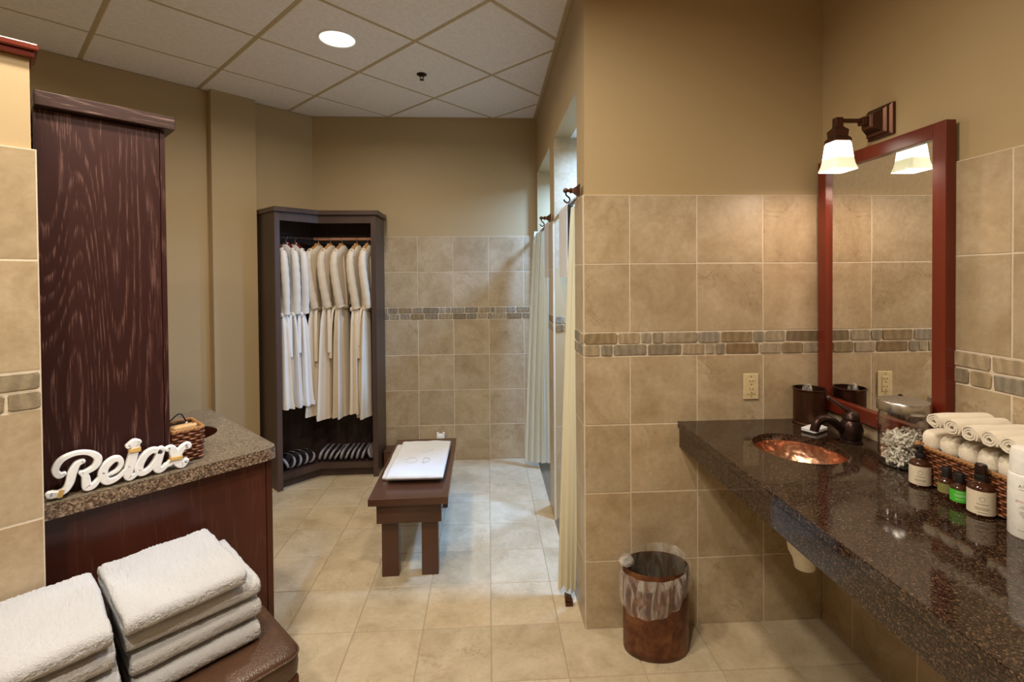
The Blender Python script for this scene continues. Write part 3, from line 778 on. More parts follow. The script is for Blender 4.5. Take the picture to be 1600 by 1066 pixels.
for i in range(4):
    ul, ur = [(-.10, .222), (-.10, .226), (-.10, .22), (-.11, .212)][i]; wf, wbk = [(1.53, 1.855), (1.535, 1.855), (1.54, 1.855), (1.525, 1.855)][i]
    o = link('folded_towel', ribbon_towel(ur - ul, wbk - wf, 2, thk + .001, i + 11, .0014, 130, 1, 11, .0011), M['terry'], None, D((ul+ur)/2, (wf+wbk)/2, z), D45 + (0, .01, -.008, .0)[i]); tag(o, nmL[i], 'towel', tg)
    z += (thk + .001)*2 + .0035
# leather storage bench
t = thing('storage_bench', 'brown leather topped storage bench under the white towel stacks', 'bench', D(0, 0), D45)
link('body', MB().box(-1.0, .628, 1.45, 1.855, 0, .385).mesh(.003), M['mahog'], t)
link('corner_post', MB().box(.600, .632, 1.446, 1.50, 0, .3845).mesh(.002), M['mahog'], t)
cu = MB()
cu.loft([[(x, y, zz) for x, y in rrect(-1.02 + ins, .640 - ins, 1.438 + ins, 1.86 - ins, .045, 8)] for zz, ins in ((.386, .008), (.390, 0), (.420, -.002), (.446, 0), (.457, .004), (.464, .012), (.468, .03), (.470, .06))])
cs = link('cushion', cu.mesh(smooth=60), M['leather'], t)
for zz in (.449,):
    rp = rrect(-1.021, .6415, 1.4365, 1.8615, .046, 8); link('piping', MB().tube([(x, y, zz) for x, y in rp] + [(rp[0][0], rp[0][1], zz)], .0035, 8).mesh(smooth=60), M['leather'], cs)
# hand towels on the bench
tb = 'white hand towels folded on the wooden bench'
o = link('hand_towel', ribbon_towel(.32, .52, 2, .011, 31, .0006, 30), M['cloth'], None, (-.445, 3.0, .4405), math.radians(1)); tag(o, 'lower white hand towel peeking out under another on the bench', 'towel', tb)
t = thing('hand_towel', 'upper white hand towel with raised lettering folded on the bench', 'towel', (-.412, 2.965, .4640), 0, tb)
link('cloth', ribbon_towel(.315, .575, 2, .011, 32, .0006, 30), M['cloth'], t)
def ringbar(cx, cy, rx, ry, z):
    return [(cx + rx*math.cos(2*PI*k/24), cy + ry*math.sin(2*PI*k/24), z) for k in range(25)]
em = MB().tube(ringbar(-.05, -.06, .033, .042, .0240), .0022, 6).tube([(.02, -.10, .0240), (.02, -.02, .0240), (.05, -.03, .0240), (.062, -.06, .0240), (.05, -.092, .0240), (.02, -.10, .0240)], .0022, 6)
em.tube([(.0, .06, .0240), (.035, .085, .0240), (.06, .12, .0240)], .002, 6)
link('embossing', em, M['cloth'], t)

# ------------------------------------------------------------------ Relax sign
SIGN = {'R': [[(.1704, .0642, .0094), (.1588, .0615, .017), (.1499, .08, .0169), (.1641, .1072, .0154), (.1959, .1182, .0123), (.2272, .1116, .0138), (.248, .091, .0204), (.2427, .0679, .0181), (.2264, .0565, .015), (.2105, .054, .0103)],
 [(.2127, .0898, .0125), (.1989, .0842, .0175), (.1879, .0604, .0219), (.1816, .0336, .0212), (.1719, .0146, .0178), (.1568, .0071, .0182), (.141, .0085, .0218), (.1362, .0097, .0189)],
 [(.2069, .056, .0114), (.2176, .0414, .0189), (.2197, .018, .0224), (.2219, .0058, .0225), (.2355, .0062, .0181), (.2495, .0214, .0129), (.262, .040, .012)]],
 'e': [[(.2763, .0288, .009), (.2947, .0365, .0109), (.3055, .0542, .0134), (.3005, .0719, .017), (.2835, .0725, .0198), (.2639, .0533, .0231), (.2597, .0281, .0243), (.2709, .0085, .0221), (.2943, .0121, .0152), (.3144, .0294, .0111), (.326, .042, .010)]],
 'l': [[(.325, .1064, .0154), (.3414, .114, .0236), (.3539, .1142, .0126)], [(.3455, .1112, .0218), (.3396, .0853, .0249), (.3309, .0501, .0261), (.3223, .0185, .026), (.3275, .0032, .0205), (.3454, .0113, .0126), (.354, .022, .011)]],
 'a': [[(.4101, .0675, .0209), (.3885, .0753, .0187), (.3656, .0607, .0222), (.3512, .0302, .0246), (.3564, .0096, .0215), (.3761, .0122, .0173), (.3965, .0342, .0175), (.41, .0658, .0196)], [(.4145, .0716, .0216), (.4053, .0423, .0242), (.3991, .0175, .0248), (.4091, .0039, .021), (.4299, .0155, .012), (.438, .024, .011)]],
 'x': [[(.4322, .0686, .0166), (.4442, .0653, .0247), (.4544, .039, .0283), (.4616, .0133, .0272), (.4737, .0024, .0212), (.4848, .0138, .0172)], [(.4903, .0656, .0241), (.4746, .0606, .0191), (.4574, .0363, .0237), (.4374, .0168, .0167), (.425, .0145, .0132)]]}
def stroke(mb, pts, y0, y1, off):
    P_ = spline(pts, 6); L, Rr = [], []
    for i, (x, z, w_) in enumerate(P_):
        a, b = P_[max(0, i-1)], P_[min(len(P_)-1, i+1)]; d = math.hypot(b[0]-a[0], b[1]-a[1]) or 1
        nx, nz = -(b[1]-a[1])/d, (b[0]-a[0])/d
        L.append((x + nx*w_/2, z + nz*w_/2)); Rr.append((x - nx*w_/2, z - nz*w_/2))
    n = len(P_); bev = .0022
    def lay(y, q):
        return [(x + (c[0]-x)*q, y, z + (c[1]-z)*q) for (x, z), c in zip(L, P_)], [(x + (c[0]-x)*q, y, z + (c[1]-z)*q) for (x, z), c in zip(Rr, P_)]
    v = []
    for y, q in ((y1, 0), (y0 + bev, 0), (y0, .22)):
        l, r = lay(y + off, q); v += l + r[::-1]
    m_ = 2*n; f = []
    for k in range(2):
        for i in range(m_):
            j = (i+1) % m_; f.append((k*m_ + i, k*m_ + j, (k+1)*m_ + j, (k+1)*m_ + i))
    for i in range(n - 1):
        f.append((2*m_ + i, 2*m_ + i + 1, 2*m_ + m_ - 2 - i, 2*m_ + m_ - 1 - i)); f.append((i, m_ - 1 - i, m_ - 2 - i, i + 1))
    mb.add(v, f)
    for (x, z, w_), s_ in ((P_[0], 0), (P_[-1], 1)):       # round ends
        k = 16; rings = []
        for y, q in ((y1, 1), (y0 + bev, 1), (y0, .78)): rings.append([(x + w_/2*q*math.cos(2*PI*i/k), y + off, z + w_/2*q*math.sin(2*PI*i/k)) for i in range(k)])
        mb.loft(rings)
t = thing('relax_sign', 'white cut-out script sign reading Relax on the speckled counter', 'sign', D(0, 0, CT + .0095), D45)
e_ = 0
for ch, sts in SIGN.items():
    mb = MB()
    for s_ in sts: stroke(mb, s_, 1.984, 2.004, e_); e_ += .00012
    link('letter_' + ch.lower(), mb.mesh(smooth=35), M['white_paint'], t)
def band(cx, cz, w_, h, n_=4):
    mb = MB()
    for k in range(n_):
        zz = cz - h/2 + h*k/(n_-1); q = [(cx - w_/2, 1.9825, zz), (cx + w_/2, 1.9825, zz + random.uniform(-.002, .002)), (cx + w_/2, 2.0065, zz), (cx - w_/2, 2.0065, zz), (cx - w_/2, 1.9825, zz)]
        mb.tube(q, .0022, 6)
    return mb
for cx, cz, w_, h in ((.3411, .0911, .029, .008), (.4558, .0331, .033, .008)):
    o = link('raffia_tie', band(cx, cz, w_, h), M['raffia'], t); o['kind'] = 'stuff'
o = link('raffia_tie', MB().tube([(.1575, 1.983, -.003), (.163, 1.983, .019)], .0035, 6).tube([(.1605, 1.983, -.003), (.166, 1.983, .018)], .0035, 6).tube([(.1545, 1.983, -.003), (.160, 1.983, .018)], .0035, 6), M['raffia'], t); o['kind'] = 'stuff'

# ------------------------------------------------------------------ wicker baskets
def basket(t, x0, x1, y0, y1, h, rows, pitch, r=.0042, flare=.006):
    """woven box in local space of t"""
    for k in range(rows):
        z = .006 + (h - .012)*k/(rows - 1); e = flare*z/h; path = []
        rr_ = rrect(x0 - e, x1 + e, y0 - e, y1 + e, .012, 4); rr_.append(rr_[0]); d = 0
        pts = []
        for a, b in zip(rr_, rr_[1:]):
            L = math.hypot(b[0]-a[0], b[1]-a[1]); ns = max(1, int(L/(pitch/3)))
            for j in range(ns):
                tt = j/ns; nx, ny = (b[1]-a[1])/L, -(b[0]-a[0])/L
                s_ = math.sin((d + L*tt)/pitch*PI + PI*(k % 2))*r*.8
                pts.append((a[0] + (b[0]-a[0])*tt + nx*s_, a[1] + (b[1]-a[1])*tt + ny*s_, z + random.uniform(-.0006, .0006)))
            d += L
        pts.append(pts[0]); link('weave_row', MB().tube(pts, r, 6, False).mesh(smooth=70), M['wicker'], t)
    link('lining', MB().box(x0 + .004, x1 - .004, y0 + .004, y1 - .004, .001, .004), M['wicker'], t)
    for a in ((x0 + .005, x0 + .006, y0 + .006, y1 - .006), (x1 - .006, x1 - .005, y0 + .006, y1 - .006), (x0 + .006, x1 - .006, y0 + .005, y0 + .006), (x0 + .006, x1 - .006, y1 - .006, y1 - .005)):
        link('liner_wall', MB().box(*a, .004, h - .004), M['slot'], t)
    e = flare; rr_ = rrect(x0 - e, x1 + e, y0 - e, y1 + e, .014, 4); rr_.append(rr_[0]); pts = []; d = 0; mb = MB()
    for ph in (0, PI):
        pts = []; d = 0
        for a, b in zip(rr_, rr_[1:]):
            L = math.hypot(b[0]-a[0], b[1]-a[1]); ns = max(1, int(L/.006))
            for j in range(ns):
                tt = j/ns; nx, ny = (b[1]-a[1])/L, -(b[0]-a[0])/L; q = (d + L*tt)/.011*PI/1.2 + ph
                pts.append((a[0] + (b[0]-a[0])*tt + nx*.0035*math.cos(q), a[1] + (b[1]-a[1])*tt + ny*.0035*math.cos(q), h + .0035*math.sin(q)))
            d += L
        pts.append(pts[0]); mb.tube(pts, .0048, 6, False)
    o = link('braided_rim', mb.mesh(smooth=70), M['rim'], t)
t = thing('wicker_basket', 'small dark wicker basket beside the round counter hole', 'basket', D(0, 0, CT + .0035), D45)
basket(t, .458, .552, 2.048, 2.20, .112, 11, .018, .0052, .003)
t = thing('hair_brush', 'tan wooden brush lying in the small wicker basket', 'brush', D(.502, 2.09, CT + .104), D45)
link('back', MB().loft([[(x + dx*.0, y, z) for x, y in rrect(-.043 + i_, .043 - i_, -.018 + i_, .018 - i_, .014, 5)] for z, i_ in ((0, .003), (.004, 0), (.016, 0), (.020, .003))]).mesh(smooth=50) if False else MB().loft([[(x, y, z) for x, y in rrect(-.043 + i_, .043 - i_, -.018 + i_, .018 - i_, .014, 5)] for z, i_ in ((0, .003), (.004, 0), (.018, 0), (.022, .003))]).mesh(smooth=50), M['brushw'], t)
link('bristles', MB().box(-.038, .038, -.014, .014, -.05, -.0005).mesh(.002), M['slot'], t)
link('eyelet', MB().lathe([(.0005, 0), (.004, 0), (.004, .0015), (.0005, .0015)], 12, (.032, 0, .0215)), M['slot'], t)
t = thing('cord_loop', 'black cord loop sticking up from the small wicker basket', 'cord', D(.50, 2.15, CT + .02), D45)
link('loop', MB().tube(spline([(-.036, 0, 0), (-.036, 0, .09), (-.02, .0, .118), (.005, 0, .135), (.018, 0, .12), (.026, 0, .088), (.028, 0, 0)], 6), .0024, 8).mesh(smooth=60), M['black'], t)
link('tie', MB().tube([(.0255, 0, .082), (.027, 0, .100)], .0042, 8), M['tube'], t)

t = thing('wicker_basket', 'long reddish wicker basket of rolled washcloths under the mirror wall', 'basket', (0, 0, ZC + .0035))
basket(t, 1.348, 1.488, 1.0, 1.452, .110, 13, .016, .0042, .004)
def spiral_roll(R, L, th, seed):
    rn = random.Random(seed); n = 84; turns = 2.6; pts = []
    for i in range(n + 1):
        a = turns*2*PI*i/n; r = th*.7 + (R - th*.6 - th*.7)*i/n; pts.append((a, r))
    mb = MB(); rings = []
    outp = []
    for a, r in pts: outp.append((r + th*.46, a))
    for a, r in pts[::-1]: outp.append((r - th*.46, a))
    nx = 14
    for k in range(nx + 1):
        x = L*k/nx; e = min(k, nx - k); sh = (.55, .9)[e] if e < 2 else 1; ring_ = []
        for j, (rad, a) in enumerate(outp):
            rc = pts[j][1] if j <= n else pts[2*n + 1 - j][1]
            rad = rc + (rad - rc)*sh
            nz = noise.noise(Vector((x*25, math.cos(a)*2 + seed, math.sin(a)*2)))*.0016
            ring_.append((x + .004*noise.noise(Vector((a, seed, 0)))*(1 if k < 2 else 0), math.cos(a)*(rad + nz)*1.05, math.sin(a)*(rad + nz)*.93))
        rings.append(ring_)
    mb.loft(rings); return mb.mesh(smooth=80)
rg = 'rolled washcloths in the long basket'
topY = [1.371, 1.316, 1.265, 1.212, 1.163, 1.112, 1.062]
ordl = ['nearest the glass jar', 'second from the glass jar', 'third from the glass jar', 'fourth from the glass jar', 'fifth from the glass jar', 'sixth from the glass jar', 'seventh from the glass jar']
lowY = [1.425, 1.366, 1.310, 1.256, 1.202, 1.150, 1.098, 1.046]
ordb = ordl + ['eighth from the glass jar']
for i, y in enumerate(topY):
    o = link('rolled_washcloth', spiral_roll(.0285, .165, .0085, i), M['roll'], None, (1.325, y, ZC + .2055 + (.004, .002, 0, .002, .001, 0, 0)[i]), random.uniform(-.05, .05)); tag(o, 'rolled cream washcloth in the upper row, ' + ordl[i], 'washcloth', rg)
def fold_roll(R, L, seed):
    rings = []; nx = 16; n = 36
    for k in range(nx + 1):
        x = L*k/nx; e = min(k, nx - k); sh = (.55, .84, .96)[e] if e < 3 else 1; ring_ = []
        for i in range(n):
            a = 2*PI*i/n; r = R*sh*(1 + .05*math.sin(3*a + seed)) ; nz = noise.noise(Vector((x*20, math.cos(a)*2 + seed*3, math.sin(a)*2)))*.0028
            ring_.append((x, math.copysign(abs(math.cos(a))**.75, math.cos(a))*(r + nz)*.92, math.copysign(abs(math.sin(a))**.7, math.sin(a))*(r + nz)*1.25))
        rings.append(ring_)
    return MB().loft(rings).mesh(smooth=80)
for i, y in enumerate(lowY):
    o = link('rolled_washcloth', fold_roll(.0275, .135, i), M['roll'], None, (1.356, y, ZC + .133), 0); tag(o, 'folded cream washcloth in the lower row, ' + ordb[i], 'washcloth', rg)

# ------------------------------------------------------------------ mirror and sconce
t = thing('mirror', 'tall wall mirror in a plain cherry wood frame', 'mirror', (XR - .001, 0, 0))
MY0, MY1, MZ0, MZ1 = 1.490, 2.096, .985, 2.072; fw = .049
link('glass', MB().box(-.018, -.012, MY0 + fw - .004, MY1 - fw + .004, MZ0 + .051, MZ1 - .046), M['mirror'], t)
link('backing', MB().box(-.012, -.001, MY0 + .01, MY1 - .01, MZ0 + .01, MZ1 - .01), M['cabin'], t)
for a in ((MY0, MY0 + fw, MZ0, MZ1), (MY1 - fw, MY1, MZ0, MZ1), (MY0 + fw + .0003, MY1 - fw - .0003, MZ0, MZ0 + .055), (MY0 + fw + .0003, MY1 - fw - .0003, MZ1 - .05, MZ1)):
    link('frame_rail', MB().box(-.035, -.0002, *a).mesh(.002), M['cherry'], t)
SY = 1.797
t = thing('wall_sconce', 'bronze wall sconce with glowing square glass shade above the mirror', 'sconce', (XR + .0122, SY, 2.16))
def sq(h, x): return [(x, -h, -h), (x, h, -h), (x, h, h), (x, -h, h)]
link('wall_plate', MB().loft([sq(h, x) for h, x in ((.060, 0), (.060, -.012), (.050, -.018), (.050, -.026), (.040, -.034), (.026, -.062), (.020, -.07))]).mesh(.0015), M['bronze'], t)
link('arm', MB().box(-.195, -.07, -.009, .009, -.002, .012).box(-.09, -.068, -.016, .016, -.012, .018).mesh(.003), M['bronze'], t)
SX = -.180
link('elbow', MB().box(SX - .014, SX + .014, -.013, .013, -.026, .016).mesh(.003), M['bronze'], t)
def sqz(h, z): return [(SX - h, -h, z), (SX + h, -h, z), (SX + h, h, z), (SX - h, h, z)]
link('fitter', MB().loft([sqz(h, z) for h, z in ((.014, -.020), (.022, -.030), (.026, -.034), (.024, -.058), (.031, -.066), (.033, -.078))]).mesh(.0015), M['bronze'], t)
def sq8(h, z, k=.012):
    return [(SX + x, y, z) for x, y in rrect(-h, h, -h, h, min(k, h*.3), 4)]
shade = link('shade', MB().loft([sq8(h, z) for h, z in ((.029, -.074), (.034, -.086), (.037, -.115), (.040, -.142))], True, False).mesh(smooth=50), M['shade'], t)
link('shade_rim', MB().loft([sq8(h, z) for h, z in ((.040, -.142), (.0435, -.165), (.050, -.186), (.048, -.186), (.041, -.164), (.037, -.145))], True, False).mesh(smooth=50), M['shadeb'], shade)
pl = bpy.data.lights.new('sconce_bulb', 'POINT'); pl.energy = E_SCONCE; pl.color = (1, .76, .60); pl.shadow_soft_size = .018
po = bpy.data.objects.new('sconce_bulb', pl); C.objects.link(po); po.parent = t; po.location = (SX, 0, -.168)
# outlet
t = thing('wall_outlet', 'ivory double power outlet on the travertine wall above the counter', 'outlet', (1.182, YN - .001, 1.075))
link('cover_plate', MB().box(-.035, .035, -.006, 0, -.058, .058).mesh(.0025), M['ivory'], t)
ins_ = link('socket', MB().box(-.0165, .0165, -.0085, -.0058, -.034, .034).mesh(.001), M['ivory'], t)
for dz in (.018, -.018):
    for dx in (-.0065, .0065): link('slot', MB().box(dx - .0014, dx + .0014, -.0089, -.0083, dz + .002, dz + .010), M['slot'], ins_)
    link('ground_hole', MB().box(-.0026, .0026, -.0089, -.0083, dz - .011, dz - .006).mesh(), M['slot'], ins_)
for dz in (.045, -.045): link('screw', MB().box(-.0022, .0022, -.0066, -.0058, dz - .0022, dz + .0022), M['slot'], t)

# ------------------------------------------------------------------ vanity things
t = thing('bronze_bin', 'small bronze tumbler bin in the corner of the granite counter', 'bin', (1.405, 2.045, ZC))
link('body', MB().lathe([(.062, 0), (.066, .001), (.066, .006), (.062, .010), (.062, .146), (.0665, .150), (.0665, .155), (.0605, .155), (.0605, .012), (.001, .010)], 40, caps=False).mesh(smooth=40), M['bronze'], t)
link('plastic_wrap', MB().loft([[(-.012 + r*math.cos(a)*(1 + .3*math.sin(3*a)), -.01 + r*math.sin(a), z) for a in [2*PI*k/14 for k in range(14)]] for r, z in ((.03, .10), (.024, .13), (.018, .155), (.014, .172), (.004, .178))]).mesh(smooth=60), M['film'], t)
t = thing('faucet', 'dark bronze single-handle faucet behind the copper sink', 'faucet', (1.405, 1.80, ZC))
link('body', MB().lathe([(.040, 0), (.040, .006), (.034, .010), (.040, .03), (.041, .05), (.034, .075), (.028, .085), (.030, .088), (.030, .094), (.028, .097), (.027, .108), (.018, .118), (.001, .121)], 32).mesh(smooth=45), M['bronzed'], t)
link('spout', MB().tube(spline([(-.02, 0, .035), (-.05, 0, .062), (-.08, 0, .085), (-.11, 0, .092), (-.135, 0, .080), (-.146, 0, .055), (-.148, 0, .046)], 6), .0155, 14).mesh(smooth=60), M['bronzed'], t)
hd = link('handle', MB().tube(spline([(0, 0, .112), (-.010, .006, .124), (-.024, .016, .132), (-.040, .030, .146), (-.054, .042, .158)], 6), [.013, .0125, .012, .0115, .011, .0105, .010, .0095, .009, .0085, .008, .0078, .0075, .007, .007, .0068, .0065, .0065, .0065, .0065, .0065, .0065, .0065, .0065, .0065], 12).mesh(smooth=60), M['bronzed'], t)
link('knob', MB().sphere((-.057, .045, .162), .0095), M['bronzed'], hd)
o = link('soap_packet', MB().loft([[(x, y, z) for x, y in rrect(-.05 + i_, .05 - i_, -.03 + i_, .03 - i_, .008, 4)] for z, i_ in ((0, .012), (.006, 0), (.016, 0), (.022, .012))]).mesh(smooth=50), M['cloth'], None, (1.352, 1.935, ZC + .0005), .5); tag(o, 'flat white paper packet behind the faucet spout', 'soap')
# cotton jar
JX, JY = 1.404, 1.562
t = thing('glass_jar', 'clear ribbed glass jar with steel lid holding cotton swabs', 'jar', (JX, JY, ZC))
link('jar_body', MB().lathe([(.001, .0), (.066, 0), (.069, .004), (.071, .03), (.071, .13), (.0725, .134), (.0725, .14), (.071, .144), (.071, .168), (.066, .186), (.064, .186), (.068, .168), (.068, .03), (.066, .008), (.001, .006)], 48, caps=False).mesh(smooth=50), M['glass'], t)
bd = MB()
for zz in (.034, .150):
    for k in range(40): bd.sphere((.0715*math.cos(2*PI*k/40), .0715*math.sin(2*PI*k/40), zz), .0028, 6)
o = link('beading', bd.mesh(smooth=60), M['glass'], t); o['kind'] = 'stuff'
link('lid', MB().lathe([(.066, .186), (.074, .187), (.0745, .19), (.0745, .218), (.072, .2215), (.06, .222), (.001, .222)], 48).mesh(smooth=40), M['steel'], t)
rn = random.Random(5); sw_ = MB()
for k in range(230):
    a = rn.uniform(0, 2*PI); rr_ = .056*math.sqrt(rn.random()); c = Vector((rr_*math.cos(a), rr_*math.sin(a), rn.uniform(.014, .115)))
    d = Vector((rn.gauss(0, 1), rn.gauss(0, 1), rn.gauss(0, .8))).normalized()
    L = .022
    p0, p1 = c - d*L, c + d*L
    for q in (p0, p1):
        h_ = math.hypot(q.x, q.y)
        if h_ > .062: q.x *= .062/h_; q.y *= .062/h_
        q.z = min(max(q.z, .010), .125)
    sw_.tube([p0, p0 + (p1-p0)*.25, p0 + (p1-p0)*.3, p0 + (p1-p0)*.7, p0 + (p1-p0)*.75, p1], [.0035, .004, .0017, .0017, .004, .0035], 5)
o = link('cotton_swabs', sw_.mesh(smooth=60), M['swab']); o['kind'] = 'stuff'; tag(o, 'white cotton swabs heaped inside the glass jar', 'cotton swabs'); o.location = (JX, JY, ZC)

def text_mesh(body, size, R, z, a0, spacing=1.0):
    cu_ = bpy.data.curves.new('txt', 'FONT'); cu_.body = body; cu_.size = size; cu_.align_x = 'CENTER'; cu_.space_character = spacing; cu_.resolution_u = 2
    ob = bpy.data.objects.new('txt', cu_); C.objects.link(ob)
    me = bpy.data.meshes.new_from_object(ob); bpy.data.objects.remove(ob); me.materials.clear()
    for v in me.vertices:
        a = a0 + v.co.x/R; y = v.co.y
        v.co = ((R + .0003)*math.cos(a), (R + .0003)*math.sin(a), z + y)
    return me
def arc_patch(R, a0, a1, z0, z1, n=20):
    return MB().loft([[(R*math.cos(a0 + (a1-a0)*i/n), R*math.sin(a0 + (a1-a0)*i/n), z) for i in range(n+1)] for z in (z0, z1)], False, False).mesh(smooth=60)
def print_lines(parent, R, ac, wd, zs_, m, hgt=.0012):
    for z_, f_ in zs_:
        link('print_line', arc_patch(R + .0004, ac - wd*f_/2, ac + wd*f_/2, z_, z_ + hgt, 8), m, parent)
def bottle(name, label, x, y, R, hb, hs, hn, Rn, lm, lz, capk, face):
    t = thing(name, label, 'bottle', (x, y, ZC))
    link('glass_body', MB().lathe([(R*.9, 0), (R, .003), (R, hb), (R*.9, hb + (hs-hb)*.45), (Rn*1.15, hs - .002), (Rn, hs), (Rn, hn)], 32).mesh(smooth=45), M['amber'], t)
    lb = link('paper_label', arc_patch(R + .0005, face - 1.45, face + 1.45, lz[0], lz[1]), lm, t)
    return t, lb
FA = math.radians(228)
for (nm, lb_, x, y, s_) in (('spray_bottle', 'amber spray bottle with cream label beside the glass jar', 1.322, 1.412, .92), ('spray_bottle', 'amber spray bottle with cream label and ringed emblem beside the green labelled bottle', 1.322, 1.228, 1.0)):
    R = .029*s_
    t, lb = bottle(nm, lb_, x, y, R, .074*s_, .090*s_, .098*s_, .0125*s_, M['label'], (.008, .070*s_), 0, FA)
    link('pump_collar', MB().lathe([(.0145*s_, .094*s_), (.0145*s_, .109*s_)], 20).mesh(.001, 2, 40), M['black'], t)
    if s_ < 1:
        link('pump_head', MB().lathe([(.006, .100), (.006, .106), (.0095, .107), (.0095, .122), (.006, .125)], 18).box(-.016, 0, -.0035, .0035, .112, .119).mesh(smooth=40), M['black'], t)
    else: link('spray_cap', MB().lathe([(.0135, .109), (.0132, .132), (.011, .136), (.001, .136)], 20).mesh(smooth=40), glass('smoky cap', (.35, .33, .32)) if False else M['bronzed'], t)
    link('emblem', MB().tube([((R + .0006)*math.cos(FA + q[0]), (R + .0006)*math.sin(FA + q[0]), .050*s_ + q[1]) for q in [(.18*math.cos(2*PI*k/20), .006*math.sin(2*PI*k/20)) for k in range(21)]], .0004, 5), M['print'], lb)
    print_lines(lb, R + .0005, FA, 1.1, [(.036*s_, .75), (.026*s_, .95), (.022*s_, .9), (.014*s_, .6)], M['print'])
for (lb_, x, y, R, lm, pm, c) in (('small amber bottle with olive label between the spray bottles', 1.318, 1.322, .0195, M['olabel'], M['print'], 0), ('small amber bottle with bright green label between the spray bottles', 1.316, 1.281, .021, M['glabel'], M['printw'], 1)):
    t, lb = bottle('oil_bottle', lb_, x, y, R, .050, .062, .070, .009, lm, (.014 if c else .02, .047), 0, FA)
    link('cap', MB().lathe([(.0118, .066), (.0118, .088), (.0105, .091), (.001, .091)], 24).mesh(smooth=40), M['black'], t)
    print_lines(lb, R + .0005, FA, 1.4, [(.041, .6), (.034, .9), (.030, .8), (.022, .7)], pm)
R = .036
t = thing('lotion_bottle', 'tall white pump-free lotion bottle with clear cap at the front of the basket', 'bottle', (1.325, 1.118, ZC))
t['label'] = 'tall white lotion bottle with pale cap in front of the basket'
bd = link('body', MB().lathe([(R*.93, 0), (R, .004), (R, .150), (R*.97, .154), (R*.93, .156)], 40).mesh(smooth=40), M['tube'], t)
link('cap', MB().lathe([(R*.90, .157), (R*.90, .205), (R*.80, .216), (R*.55, .220), (.001, .221)], 40).mesh(smooth=40), M['tube'], t)
FB = math.radians(222)
link('brand_print', text_mesh('AVEDA', .0105, R, .125, FB, 1.1), M['print'], bd)
link('name_print', text_mesh('emollient', .0125, R, .088, FB), M['printr'], bd)
print_lines(bd, R, FB, .9, [(.120, 1.0), (.080, .75), (.076, 1), (.066, .9), (.062, 1), (.058, .8), (.054, .6), (.02, 1.1)], M['print'], .001)
link('emblem', arc_patch(R + .0004, FB - .06, FB + .06, .036, .041, 6), M['print'], bd)

# ------------------------------------------------------------------ waste basket
t = thing('waste_basket', 'oval aged copper waste basket with clear liner against the travertine wall', 'bin', (.702, 2.003, 0))
def ov(s_, z, n=48, a=.138, b=.096): return [(a*s_*math.cos(2*PI*i/n), b*s_*math.sin(2*PI*i/n), z) for i in range(n)]
link('body', MB().loft([ov(.95, 0), ov(.99, .004), ov(1, .015), ov(1, .352), ov(.985, .355), ov(.975, .352), ov(.965, .02), ov(.001, .018)], True, False).mesh(smooth=45), M['copperp'], t)
link('inner_wall', MB().loft([ov(.962, .022), ov(.968, .351)], True, False).mesh(smooth=60), M['slot'], t)
n = 72; rings = []
for k, (s_, z_) in enumerate(((.94, .16), (.945, .30), (.955, .352), (1.0, .362), (1.05, .352), (1.075, .325), (1.09, .30), (1.085, .27), (1.05, .255))):
    ring_ = []
    for i in range(n):
        a = 2*PI*i/n; fr = max(0, math.cos(a - math.radians(235)))
        lo = 1 if k < 4 else (k - 3)/5
        drop = lo*(.075*fr - .02*max(0, math.cos(a - math.radians(20))) - .02*max(0, math.cos(a - math.radians(90))))
        wob = (1 + .018*math.sin(9*a + k*.7) + .012*math.sin(17*a + k)) if k > 2 else 1 - .012*abs(math.sin(7*a))
        bul = 1 + (lo*.07*max(0, math.cos(a - math.radians(215)))**2 if k > 3 else 0)
        yy = .096*s_*wob*bul*math.sin(a)
        ring_.append((.138*s_*wob*bul*math.cos(a), min(yy, .104), z_ - drop + (.004*math.sin(13*a) if k > 5 else 0)))
    rings.append(ring_)
link('inner_liner', MB().loft(rings[:4], True, False).mesh(smooth=70), M['filmi'], t)
ln = link('liner', MB().loft(rings[3:], True, False).mesh(smooth=70), M['film'], t)
tf = []
for k, (s_, zz) in enumerate(((.006, 0), (.026, .012), (.030, .03), (.022, .048), (.004, .056))):
    tf.append([(-.128 + s_*math.cos(2*PI*i/16)*(1 + .2*math.sin(3*i)), -.01 + s_*.8*math.sin(2*PI*i/16), .352 + zz) for i in range(16)])
link('liner_tuft', MB().loft(tf).mesh(smooth=70), M['film'], ln)

